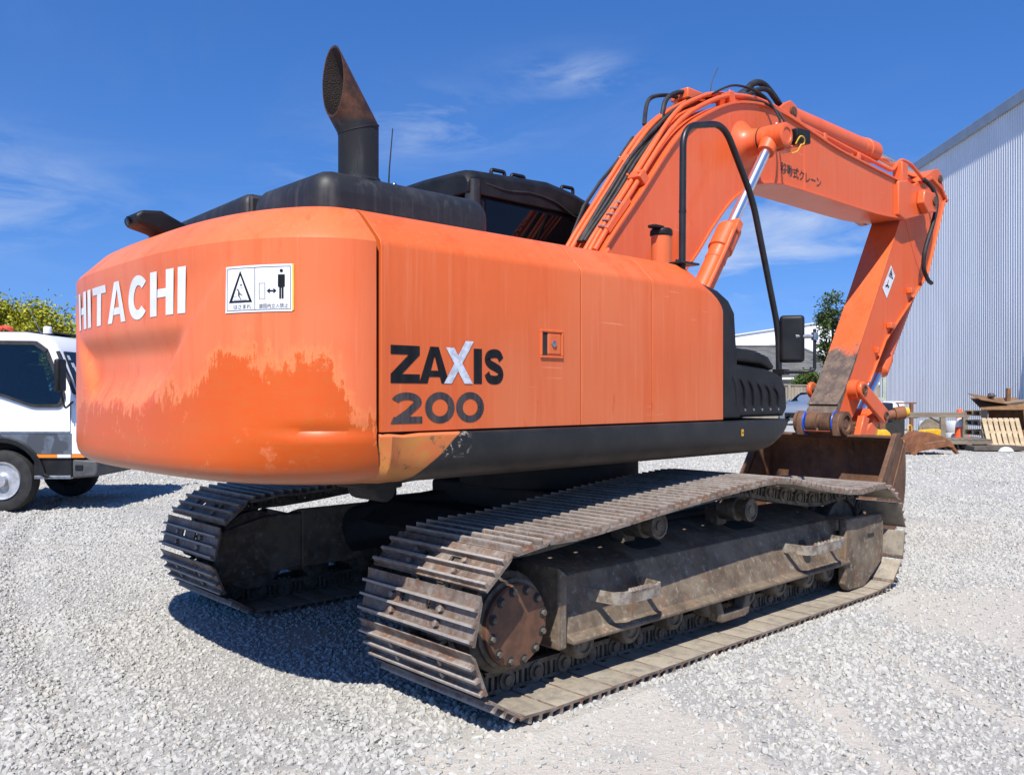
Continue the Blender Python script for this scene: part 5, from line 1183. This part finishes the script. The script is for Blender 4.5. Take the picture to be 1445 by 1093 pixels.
# ------------------------------------------------------------------ white truck on the left
M_TW = NT('truck_white').set(col=(.76,.77,.78), rough=.28, coat=.4, spec=.5)
def band_mat():
    n = NT('peeling_grey_paint'); f = n.ramp(n.noise(3.2, 3, .5, None, .6), .49, .51)
    return n.set(col=n.mix(f, (.05,.056,.066), n.mix(n.ramp(n.noise(9, 6, .7), .4, .7), (.105,.125,.155), (.06,.07,.085))), rough=.5)
M_BAND = band_mat(); M_TGLASS = NT('tinted_window').set(col=(.012,.018,.022), rough=.04, spec=.45)
def clear_glass():
    n = NT('door_glass'); t = n.t; o = t.nodes['Material Output']; a = t.nodes.new('ShaderNodeBsdfTransparent'); a.inputs[0].default_value = (.62,.70,.70,1); g = t.nodes.new('ShaderNodeBsdfGlossy'); g.inputs['Roughness'].default_value = .02; m = t.nodes.new('ShaderNodeMixShader'); f = t.nodes.new('ShaderNodeFresnel'); f.inputs[0].default_value = 1.5
    t.links.new(f.outputs[0], m.inputs[0]); t.links.new(a.outputs[0], m.inputs[1]); t.links.new(g.outputs[0], m.inputs[2]); t.links.new(m.outputs[0], o.inputs[0]); return n.m
M_DGLASS = clear_glass(); M_AMB = NT('amber_lens').set(col=(.75,.20,.01), rough=.15, coat=.6)
M_LENS = NT('clear_lens').set(col=(.62,.62,.60), rough=.15, coat=.6); M_GREYT = simple('grey_bumper', (.05,.052,.055), (.08,.08,.082), 8, .55)
TX = empty('flatbed_truck', (-1.15, 7.90, 0), math.atan2(RT.y, RT.x), 'white cab-over truck with dark lower band parked beside the excavator', 'truck')
hwT = .86
lo = [(-.95,.93),(.93,.93),(.95,1.0),(.92,1.22),(.86,1.32),(-.95,1.32)]
up = [(.86,1.32),(.83,1.36),(.60,1.90),(.52,2.03),(.40,2.105),(.15,2.135),(-.60,2.14),(-.90,2.10),(-.95,2.0),(-.95,1.32)]
def cabside(y, k): return
secs = []
for y in (-1, -.97, -.9, .9, .97, 1):
    e = (1-abs(y)) ; sh = 0 if abs(y) < .95 else (.012 if abs(y) < .99 else .03)
    P = [(-.95+sh,.93),(.93-sh,.93),(.96-sh,1.05),(.93-sh,1.25),(.85-sh,1.36),(.61-sh,1.90),(.53-sh,2.02-sh),(.40,2.10-sh),(.15,2.135-sh),(-.60,2.14-sh),(-.90+sh,2.10-sh),(-.95+sh,2.0)]
    secs.append([(x, (y*hwT if z < 1.3 else y*(hwT-.10*(z-1.3)/.84)), z) for x, z in P])
mb = MB().grid(secs, True); L = 12; mb.f.append(tuple(range(L))[::-1]); q = (len(secs)-1)*L; mb.f.append(tuple(range(q, q+L)))
CB = mb.build('cab_body', M_TW, TX, 30, .006)
def yside(z): return hwT if z < 1.3 else hwT-.10*(z-1.3)/.84
def tside(nm, pts, mat, d0=-.004, d1=.006, par=None, s=-1):
    mb = MB(); n = len(pts); mb.add([(x, s*(yside(z)+d1), z) for x, z in pts]+[(x, s*(yside(z)+d0), z) for x, z in pts], [tuple(range(n)), tuple(range(n, 2*n))[::-1]]+[(i, (i+1) % n, n+(i+1) % n, n+i) for i in range(n)]); return mb.build(nm, mat, par or TX, 0)
def rpoly(p, r=.05, n=4): 
    P = p+p[:2]; o = []
    for i in range(1, len(p)+1):
        a = Vector(P[i-1]); b = Vector(P[i]); c = Vector(P[(i+1) % len(P)] if i+1 < len(P) else P[1]); u = (a-b); w_ = (c-b); q = min(r, u.length*.4, w_.length*.4); p0 = b+u.normalized()*q; p2 = b+w_.normalized()*q
        for k in range(n+1): t = k/n; v_ = p0*(1-t)**2+b*2*t*(1-t)+p2*t*t; o.append((v_.x, v_.y))
    return o
def ring_rubber(outer, inner, s):
    o_, i_ = rpoly(outer, .05), rpoly(inner, .05); n = len(o_); mb = MB()
    mb.grid([[(x, s*(yside(z)+d), z) for x, z in P] for P, d in ((o_, -.003), (o_, .010), (i_, .010), (i_, -.02))], True); return mb.build('window_rubber', M_RUB, TX, 30)
WIN = [(-.66,1.46),(-.07,1.41),(.34,1.27),(.64,1.27),(.68,1.38),(.45,1.90),(.33,1.985),(-.66,2.0)]
# the door windows are real openings: cut them through the cab
cut = MB().prism(rpoly(WIN, .05), -1.2, 1.2); cme = cut.mesh('window_cut', M_DARK, 0); cob = bpy.data.objects.new('window_cut', cme); C.objects.link(cob); cob.parent = TX; bpy.context.view_layer.update()
CB.data.materials.append(M_DARK)
bm_ = CB.modifiers.new('cut', 'BOOLEAN'); bm_.object = cob; bm_.operation = 'DIFFERENCE'; bm_.solver = 'EXACT'
try: bm_.material_mode = 'TRANSFER'
except Exception: pass
for md_ in [m_ for m_ in CB.modifiers if m_.type == 'BEVEL']: CB.modifiers.remove(md_)
dg_ = bpy.context.evaluated_depsgraph_get(); dg_.update(); nm_ = bpy.data.meshes.new_from_object(CB.evaluated_get(dg_), depsgraph=dg_); CB.modifiers.clear(); CB.data = nm_
bpy.data.objects.remove(cob)
M_SEAT = simple('grey_seat_cloth', (.06,.065,.07), (.09,.09,.095), 12, .9)
for y in (-.45, .45):
    MB().prism([(-.42,1.30),(-.24,1.30),(-.36,1.78),(-.48,1.78)], y-.22, y+.22).build('seat_back', M_SEAT, TX, 40, .03, 3); MB().prism([(-.44,1.79),(-.36,1.79),(-.38,1.95),(-.46,1.95)], y-.12, y+.12).build('head_rest', M_SEAT, TX, 40, .02, 3)
MB().tube([(.36+.10*math.cos(a)*.5, -.42+.19*math.sin(a), 1.46+.17*math.cos(a)) for a in np.linspace(0, 2*PI, 25)], .013, 8).build('steering_wheel', M_RUB, TX); MB().prism([(.45,1.29),(.64,1.29),(.62,1.40),(.50,1.43)], -.72, .72).build('dashboard', M_BLK, TX, 40, .02)
for s in (-1, 1):
    win = [(-.66,1.46),(-.07,1.41),(.34,1.27),(.64,1.27),(.68,1.38),(.45,1.90),(.33,1.985),(-.66,2.0)]
    ring_rubber([(-.69,1.43),(-.07,1.375),(.34,1.235),(.67,1.235),(.72,1.38),(.48,1.925),(.34,2.025),(-.69,2.035)], win, s)
    tside('door_window', rpoly(win, .05), M_DGLASS, .002, .006, None, s)
    tside('rain_guard', [(-.69,2.03),(.34,2.022),(.48,1.925),(.46,1.885),(.32,1.975),(-.69,1.985)], M_RUB, 0, .022, None, s)
    tside('door_gap', [(.775,.94),(.783,.94),(.783,1.30),(.775,1.30)], M_DARK, -.003, .002, None, s)
    tside('door_gap', [(-.80,.94),(-.792,.94),(-.792,2.02),(-.80,2.02)], M_DARK, -.003, .002, None, s)
    tside('waist_trim', [(-.95,.935),(.78,.935),(.78,.955),(-.95,.955)], M_STEEL, 0, .012, None, s)
    # dark lower band with the wheel arch cut out
    arch = [(.48*math.cos(a)-.03, .36+.50*math.sin(a)) for a in np.linspace(PI*.62, PI*.12, 10)]
    tside('lower_band', [(-.95,.93),(-.95,.70)]+[(max(-.95,x),max(.68,min(.92,z))) for x, z in arch]+[(.42,.69),(.80,.69),(.80,.93)], M_BAND, -.05, .004, None, s)
    tside('corner_panel', [(.80,.69),(.94,.69),(.95,.93),(.80,.93)], M_TW, -.05, .002, None, s)
    tside('turn_lamp', [(.40,.645),(.63,.645),(.63,.685),(.39,.685)], M_AMB, -.03, .012, None, s)
    tside('marker_lamp', [(.63,.645),(.79,.645),(.79,.685),(.63,.685)], M_LENS, -.03, .010, None, s)
    tside('turn_lamp', [(.80,.645),(.95,.645),(.95,.685),(.80,.685)], M_AMB, -.03, .012, None, s)
    mb = MB(); mb.prism([(-.95,.64)]+[(.46*math.cos(a)-.03, .36+.46*math.sin(a)) for a in np.linspace(PI*.80, PI*.06, 14)]+[(.50,.40),(.56,.42)]+[(.53*math.cos(a)-.03, .36+.53*math.sin(a)) for a in np.linspace(PI*.06, PI*.75, 14)]+[(-.95,.72)], min(s*.60, s*.885), max(s*.60, s*.885)); mb.build('wheel_arch', M_BLK, TX, 40, .01)
    MB().box(.34,.79,min(s*.62,s*.845),max(s*.62,s*.845),.42,.645).build('step_panel', M_BLK, TX, 0, .01)
    MB().box(.36,.79,min(s*.80,s*.875),max(s*.80,s*.875),.395,.435).build('step_edge', M_STEEL, TX, 0, .006)
    # mirror
    ma = MB(); ma.tube(rounded([(.80,s*.85,1.30),(.80,s*1.02,1.22),(.78,s*1.06,1.40),(.78,s*1.06,1.78),(.66,s*.84,1.80)], .05, 4), .011, 8); ma = ma.build('mirror_arm', M_RUB, TX)
    MB().box(.73,.80,min(s*.97,s*1.15),max(s*.97,s*1.15),1.42,1.80).build('mirror_head', M_BLK, ma, 40, .03, 3)
    # wheels
    for x, w0 in ((-.035, .72), (-2.75, .70)):
        wh = MB().lathe([(.18,-.02),(.215,-.09),(.30,-.11),(.352,-.09),(.368,-.05),(.370,0),(.368,.05),(.352,.09),(.30,.11),(.226,.095),(.20,.03)], (x, s*.75, .37), (0,s,0), 40).build('wheel', M_TYRE, TX)
        rm = MB().lathe([(.225,.09),(.22,.112),(.205,.108),(.19,.06),(.12,.085),(.075,.10),(.07,.15),(.03,.155),(0,.155)], (x, s*.75, .37), (0,s,0), 36).build('rim', simple('wheel_silver', (.55,.56,.57), (.4,.4,.4), 14, .38, .5, .05) if s < 0 and x > -1 else M_ALLOY, wh)
        for i in range(6):
            a = 2*PI*i/6+.3; m_ = MB(); m_.lathe([(.032,0),(.030,.006),(0,.006)], (x+.145*math.cos(a), s*(.75+.073), .37+.145*math.sin(a)), (.25*math.cos(a),s,.25*math.sin(a)), 14); m_.build('rim_hole', M_DARK, rm)
            m_ = MB(); m_.cyl((x+.055*math.cos(a), s*.85, .37+.055*math.sin(a)), (x+.055*math.cos(a), s*.872, .37+.055*math.sin(a)), .011, n=6); m_.build('wheel_nut', M_STEEL, rm)
gs = MB(); gs.add([(.855,-.78,1.375),(.855,.78,1.375),(.62,.70,1.90),(.62,-.70,1.90)], [(0,1,2,3)]); g_ = gs.build('windscreen', M_TGLASS, TX, 0); md = g_.modifiers.new('s', 'SOLIDIFY'); md.thickness = .02; md.offset = 0
tside('windscreen_edge', [(.80,1.40),(.845,1.385),(.61,1.905),(.57,1.90)], M_RUB, -.02, .002); 
for k, (z, w_) in enumerate(((1.83,.05),(1.74,.06),(1.69,.05))):
    m_ = MB(); x = .855-(z-1.375)*.447+.012; m_.box(-.001,.001,0,w_,-.03,.03, Matrix.Translation((x, -.69+.02*k, z)) @ Matrix.Rotation(R(-24), 4, 'Y')); m_.build('windscreen_sticker', M_WHITE, TX, 0)
MB().prism([(.80,.40),(1.08,.42),(1.10,.48),(1.09,.61),(.80,.63)], -.86, .86).build('bumper', M_GREYT, TX, 40, .025, 3)
MB().box(.84,.93,-.872,-.855,.50,.56).build('bumper_recess', M_BLK, TX, 0, .005)
MB().box(.94,.965,-.84,.84,.70,.90).build('grille', M_BLK, TX, 0, .01)
for s in (-1, 1): MB().box(.955,.98,min(s*.45,s*.80),max(s*.45,s*.80),.70,.86).build('headlamp', M_LENS, TX, 40, .02)
# roof things
MB().lathe([(.055,0),(.055,.02),(.048,.022),(.048,.085),(.04,.10),(0,.102)], (.33,-.52,2.115), (0,0,1), 20).build('beacon', M_WHITE, TX)
MB().cyl((.33,-.52,2.10), (.33,-.52,2.125), .07, n=20).build('beacon_base', M_BLK, TX)
mb = MB(); mb.tube([(.36,-.70,2.10),(.25,-.71,2.33),(.15,-.72,2.53)], [.005,.004,.003], 6); mb.build('aerial', M_STEEL, TX)
MB().box(-.75,.30,-.40,.40,2.145,2.165).build('roof_mat', M_RUB, TX, 0, .006)
# chassis, tray
MB().box(-4.2,.7,-.42,-.34,.50,.68).build('chassis_rail', M_DARK, TX, 0); MB().box(-4.2,.7,.34,.42,.50,.68).build('chassis_rail', M_DARK, TX, 0)
MB().box(-.6,.8,-.62,.62,.40,.93).build('engine_block', M_DARK, TX, 0)
tr_ = MB().box(-4.4,-1.05,-.95,.95,.78,.90).build('tray', M_GREYT, TX, 0, .01)
MB().box(-1.12,-1.04,-.93,.93,.90,1.9).build('headboard', M_RUB, tr_, 0, .01)
MB().lathe([(.04,-.35),(.04,.35)], (-2.75,0,.37), (0,1,0), 12).build('rear_axle', M_DARK, TX)
MB().lathe([(.04,-.65),(.04,.65)], (-.035,0,.37), (0,1,0), 12).build('front_axle', M_DARK, TX)
# folded red strap on the roof
rg_ = random.Random(4); mb = MB(); mb.tube(bez([(-.60+.05*i+rg_.uniform(-.02,.02), -.45+rg_.uniform(-.05,.05), 2.175+rg_.uniform(0,.045)) for i in range(10)], 5), .028, 7)
tag(mb.build('red_cloth', simple('red_cloth', (.62,.09,.05), (.5,.06,.04), 20, .9), None), 'crumpled red cloth lying on the truck roof', 'cloth'); bpy.data.objects['red_cloth'].matrix_world = Matrix.Translation(TX.location) @ Matrix.Rotation(math.atan2(RT.y, RT.x), 4, 'Z')

# ------------------------------------------------------------------ yard clutter by the warehouse
RZ = math.atan2(RT.y, RT.x)          # local x runs to the right across the view
M_PINE = simple('pale_pine', (.50,.40,.26), (.38,.29,.18), 6, .8, 0, .2, 30, stretch=(.2,1,1)); M_OLDW = simple('grey_old_timber', (.27,.22,.16), (.17,.14,.11), 6, .85, 0, .3, 25, stretch=(.2,1,1))
M_PLY = simple('plywood', (.46,.31,.17), (.33,.21,.11), 4, .8, 0, .2, 20); M_CARD = simple('brown_board', (.22,.12,.055), (.15,.08,.04), 4, .8, 0, .2, 20)
M_RUST2 = simple('rusted_plate', (.26,.105,.045), (.17,.07,.035), 3.5, .75, .1, .4, 30)
def pallet(name, label, loc, rz, tilt=0, M=None, mat=None, L=1.2, Wd=1.0, group='pallets'):
    t = empty(name, loc, rz, label, 'pallet'); t.rotation_euler = (tilt, 0, rz)
    for i in range(7): x = -L/2+.05+(L-.1)*i/6; MB().box(x-.05, x+.05, -Wd/2, Wd/2, .118, .14).build('board', mat, t, 0, .003)
    for y in (-Wd/2+.05, 0, Wd/2-.05): MB().box(-L/2, L/2, y-.04, y+.04, .022, .117).build('bearer', mat, t, 0, .003)
    for i in range(3): x = -L/2+.06+(L-.12)*i/2; MB().box(x-.06, x+.06, -Wd/2, Wd/2, 0, .0215).build('board', mat, t, 0, .003)
    return t
# rusty digging bucket lying on its back
rb = empty('rusty_bucket', (16.30, 3.70, 0), RZ+.2, 'rusty empty digging bucket lying on the gravel beside the pallets', 'digger bucket')
P = [(-.85,.06),(-.78,.30),(-.62,.62),(-.45,.78),(-.25,.84),(.35,.66),(.62,.52),(.80,.34),(.86,.22),(.70,.16),(.30,.20),(-.2,.16)]
PI_ = offs(P, -.02)
MB().prism(P[:9]+[(.55,.30),(-.55,.14)], -.35, -.32).build('side_plate', M_RUST2, rb, 0, .006); MB().prism(P[:9]+[(.55,.30),(-.55,.14)], .62, .65).build('side_plate', M_RUST2, rb, 0, .006)
mb = MB(); Q = smooth2(P[:9], 3); Qi = offs(Q, -.02); mb.grid([[(a[0],-.34,a[1]),(a[0],.64,a[1]),(b[0],.64,b[1]),(b[0],-.34,b[1])] for a, b in zip(Q, Qi)], True); mb.build('shell', M_RUST2, rb, 40)
mb = MB(); mb.tube([(-.45,-.356,.40),(.05,-.357,.48),(.42,-.356,.50)], .008, 6); mb.build('weld_bead', simple('pale_weld', (.42,.33,.27), None, 8, .6), rb)
for k in range(2):
    m_ = MB(); m_.prism([(-.92,.0),(-.74,.24),(-.66,.20),(-.80,.0)] if k == 0 else [(.72,.22),(.86,.24),(1.02,.04),(.94,.02)], -.37, -.20); m_.build('tooth', M_RUST2, rb, 0, .01)
rb.scale = (.62,)*3
# orange box beam with yellow scraps on it
ob = empty('orange_box_beam', (14.10, 3.95, 0), RZ+.1, 'faded orange steel box beam lying behind the excavator bucket', 'steel beam')
MB().box(-.75,.62,-.2,.2,.10,.44).build('beam', simple('faded_orange_steel', (.42,.17,.08), (.30,.12,.06), 4, .7, 0, .3), ob, 0, .015); MB().box(-.75,-.60,-.25,.25,0,.10).build('foot', M_RUST2, ob, 0); MB().box(.45,.60,-.25,.25,0,.10).build('foot', M_RUST2, ob, 0)
sc = MB().prism([(-.20,.0),(.16,.0),(.10,.12),(.02,.19),(-.08,.16),(-.14,.20)], -.10, .10).build('yellow_casting', M_YEL, None, 0, .015); sc.location = (14.22, 3.84, .441); sc.rotation_euler = (0,0,RZ); tag(sc, 'small jagged yellow casting on the orange beam', 'casting')
bs = MB().prism([(-.28,.0),(.12,.05),(.22,.10),(.18,.13),(-.05,.09),(-.28,.04)], -.05, .05).build('blue_strap', M_BLUE, None, 0, .008); bs.location = (13.92, 4.12, .441); bs.rotation_euler = (0,0,RZ); tag(bs, 'bright blue strap draped on the orange beam', 'strap')
ob.scale = (.9,)*3
# rusty tube with yellow end, resting on a drum-like stand
tu = empty('rusty_tube', (16.25, 4.70, 0), RZ, 'long rusty steel tube with a yellow painted end', 'tube')
MB().tube([(-1.55,0,.62),(.48,0,.93)], .115, 14).build('tube', M_RUST2, tu); MB().tube([(.30,0,.905),(.60,0,.95)], .16, 14).build('collar', M_RUST2, tu); MB().tube([(.60,0,.95),(.72,0,.968)], .11, 14).build('yellow_end', M_YEL, tu)
for x in (-1.2,-.15): MB().box(x-.08, x+.08, -.25, .25, 0, .57+(x+1.2)*.15).build('stand', M_RUST2, tu, 0, .01)
tu.scale = (.8,.8,1)
yb = empty('yellow_housing', (19.6, 4.97, 0), RZ+.1, 'yellow machine housing with rounded hoop behind the rusty bucket', 'machine part')
MB().prism([(-.42,.35),(.52,.35),(.55,.86),(.45,.90),(-.35,.86),(-.45,.75)], -.3, .3).build('housing', M_YEL, yb, 40, .04, 3); MB().box(-.40,.50,-.28,.28,0,.35).build('base', M_RUST2, yb, 0); MB().tube([(-1.05+.12*math.cos(a), 0, .88+.24*math.sin(a)) for a in np.linspace(0, 2*PI, 21)], .035, 8).build('hoop', M_YEL, yb)
MB().box(-1.2,-.45,-.1,.1,.50,.66).build('bracket', M_RUST2, yb, 0, .01)
yb.scale = (.5,)*3
# steel post with a slack cable
sp = empty('steel_post', (21.3, 6.1, 0), RZ, 'rusty steel post with a slack black cable', 'post'); MB().box(-.04,.04,-.04,.04,0,1.10).build('post', M_RUST2, sp, 0); MB().box(-.45,.15,-.03,.03,1.10,1.14).build('arm', M_RUST2, sp, 0); MB().tube(bez([(-.4,0,1.10),(-.2,0,.75),(.1,0,.70),(.5,0,.72),(1.0,0,.42)], 6), .018, 6).build('cable', M_RUB, sp)
# timber trestle
tt = empty('timber_trestle', (21.15, 5.58, 0), RZ, 'grey timber trestle rail on two posts near the warehouse wall', 'trestle')
MB().box(-.75,1.15,-.06,.06,.72,.86).build('rail', M_OLDW, tt, 0, .006)
for x in (.42, 1.06): MB().box(x-.07, x+.07, -.05, .05, 0, .719).build('post', M_OLDW, tt, 0, .006)
for k, (x, y, lb) in enumerate(((22.45,6.12,'grey white drum farther from the cone, behind the middle of the trestle'), (22.85,5.50,'grey white drum next to the traffic cone, behind the trestle'))):
    d = MB().lathe([(.22,0),(.235,.03),(.235,.22),(.225,.24),(.235,.26),(.235,.52),(.20,.58),(0,.59)], (0,0,0), (0,0,1), 24).build('plastic_drum', simple('grey_white_plastic', (.58,.6,.62), (.48,.5,.52), 4, .5), None); d.location = (x, y, 0); tag(d, lb, 'drum', 'drums by the warehouse wall')
dw = empty('wooden_cable_reel', (22.2, 5.85, 0), RZ+.3, 'small dark wooden reel standing behind the trestle', 'reel')
MB().lathe([(.33,-.16),(.33,-.12),(.12,-.12),(.12,.12),(.33,.12),(.33,.16)], (0,0,.33), (.5,1,0), 24).build('reel', M_OLDW, dw)
# traffic cone, leaning
cn = empty('traffic_cone', (22.19, 5.02, 0), RZ, 'orange traffic cone with white band leaning by the warehouse wall', 'traffic cone'); cn.rotation_euler = (0, R(-5), RZ); cn.scale = (1.1,1.1,1.12)
M_CONE = simple('cone_orange', (.85,.13,.035), (.75,.11,.03), 6, .5)
MB().lathe([(.20,.04),(.135,.40)], (0,0,0), (0,0,1), 20).build('lower_cone', M_CONE, cn); MB().lathe([(.135,.40),(.095,.63)], (0,0,0), (0,0,1), 20).build('white_band', M_WHITE, cn); MB().lathe([(.095,.63),(.06,.84),(.055,.85),(0,.85)], (0,0,0), (0,0,1), 20).build('tip', M_CONE, cn); MB().box(-.24,.24,-.24,.24,0,.045).build('base', M_BLK, cn, 0, .02)
# crate of plywood with boards piled on it
cr = empty('plywood_crate', (20.62, 3.48, 0), RZ-.15, 'open plywood crate with panels and scrap piled on top', 'crate')
MB().box(-.62,.98,.0,.04,0,1.32).build('back_panel', M_CARD, cr, 0); MB().box(.50,1.35,-.95,-.91,0,1.34).build('front_panel', M_PLY, cr, 0); MB().box(.96,1.0,-.90,0,0,1.32).build('side_panel', M_PLY, cr, 0); MB().box(-.66,-.62,-.5,0,0,1.30).build('side_panel', M_OLDW, cr, 0)
for x in (.46, .54): MB().box(x-.03, x+.03, -.99, -.951, 0, 1.36).build('batten', M_PINE, cr, 0)
MB().box(-.62,.96,-.90,-.02,.05,.12).build('floor_board', M_PLY, cr, 0)
cr.scale = (.78,)*3
def board(nm, label, size, loc, rot, mat): o = MB().box(-size[0]/2,size[0]/2,-size[1]/2,size[1]/2,-size[2]/2,size[2]/2).build(nm, mat, None, 0, .004); o.location = loc; o.rotation_euler = rot; return tag(o, label, 'board')
board('brown_sheet', 'wide brown sheet tilted forward over the top of the crate', (1.2,.75,.02), (20.48,3.50,1.13), (R(24),0,RZ-.08), M_CARD)
board('brown_sheet', 'second brown sheet overhanging the crate at its left', (.8,.55,.02), (20.27,3.72,1.26), (R(18),R(8),RZ+.2), M_CARD)
board('grey_plank', 'long grey plank lying across the top of the crate at the right', (1.1,.18,.05), (20.95,3.1,1.20), (R(5),R(-6),RZ+.1), M_OLDW)
board('upright_timber', 'short dark timber standing up out of the crate pile', (.10,.09,.36), (20.72,3.37,1.36), (0,R(4),RZ), M_CARD)
lm = MB().lathe([(.0,0),(.13,.02),(.18,.08),(.14,.16),(.08,.2),(0,.21)], (0,0,0), (.3,.1,1), 12).build('metal_lump', M_STEEL, None); lm.scale = (.6,.6,.6); lm.location = (20.34,3.66,1.29); tag(lm, 'round grey metal housing on the brown sheets', 'housing')
pallet('leaning_pallet', 'pale new pallet leaning against the plywood crate', (19.62,3.20,.37), RZ-.1, R(62), mat=M_PINE, L=.9, Wd=.78)
pallet('flat_pallet', 'old grey pallet lying flat in front of the trestle', (18.72,3.92,.13), RZ+.08, 0, mat=M_OLDW, L=1.15, Wd=1.0)
lowp = MB().box(-.62,.62,-.35,.35,.0,.10).build('dark_skid', simple('dark_skid_timber', (.10,.085,.07), (.06,.05,.045), 5, .85), None, 0, .01); lowp.location = (18.75,3.1,.02); lowp.rotation_euler = (0,0,RZ-.06); tag(lowp, 'low dark timber skid under the leaning pallet', 'skid')
sk2 = MB().box(-.5,.5,-.12,.12,0,.12).build('dark_bearer', M_DARK, None, 0, .01); sk2.location = (18.72,3.92,.005); sk2.rotation_euler = (0,0,RZ+.08); tag(sk2, 'dark bearer under the old grey pallet', 'bearer')
for k in range(4):
    pl_ = pallet('stacked_pallet', 'brown slatted pallet on edge beside the crate, %s of the stack' % ('lowest','second from bottom','second from top','topmost')[k], (20.85,4.10,.02+.26*k), RZ+.1*(k % 2)-.05, 0, mat=(M_OLDW, M_PLY)[k % 2], L=.42, Wd=.8)
sb = MB().prism([(-.15,.0),(.16,.0),(.10,.08),(.02,.12),(-.08,.09)], -.10, .10).build('white_scrap', M_WHITE, None, 0, .02); sb.location = (18.5,2.75,.0); sb.rotation_euler = (0,0,RZ); tag(sb, 'white scrap of plastic lying alone on the gravel', 'litter')
# boxes by the far end of the wall
bb_ = empty('black_generator', (22.2, 7.35, 0), RZ, 'dark blue black machine box behind the excavator links', 'generator'); MB().box(-.45,.22,-.3,.3,.55,1.12).build('case', simple('navy_case', (.015,.02,.04), (.02,.025,.04), 4, .45), bb_, 40, .04, 3); MB().box(-.40,.2,-.26,.26,0,.55).build('stand', M_DARK, bb_, 0)
wt = empty('white_tank', (23.45, 7.52, 0), RZ, 'white cube water tank with a dark mark near warehouse corner', 'tank'); MB().box(-.30,.24,-.3,.3,.62,1.15).build('tank', M_WHITE, wt, 40, .06, 3); MB().box(-.28,.22,-.28,.28,0,.62).build('stand', M_DARK, wt, 0); MB().prism([(-.03,.93),(.09,.95),(.03,.84)], -.31, -.302).build('mark', M_INK, wt, 0)
# trellis-like frames seen past the arm
tf = empty('steel_rack', (26.6, 9.4, 0), RZ, 'pale green steel rack standing behind the excavator links', 'rack')
M_RACK = simple('pale_green_steel', (.40,.44,.36), (.30,.33,.28), 4, .6)
for x in (-1.6,-.7,.2): MB().box(x-.06,x+.06,-.06,.06,0,3.0).build('upright', M_RACK, tf, 0)
for z in (1.2, 2.0, 2.95): MB().box(-1.66,.26,-.061,-.01 ,z-.06,z+.06).build('cross_bar', M_RACK, tf, 0)
MB().tube([(-1.6,0,1.25),(-.7,0,2.0)], .035, 6).build('brace', M_RACK, tf); MB().tube([(-.7,0,2.9),(.2,0,2.05)], .035, 6).build('brace', M_RACK, tf)
gp_ = MB().box(-.15,.15,-.02,.02,0,3.0).build('leaning_sheet', simple('grey_sheet', (.45,.44,.42), (.4,.39,.37), 3, .6), None, 0); gp_.location = (22.25, 3.35, 0); gp_.rotation_euler = (0,R(3),RZ); tag(gp_, 'tall narrow grey panel leaning on the warehouse at the right edge', 'panel')
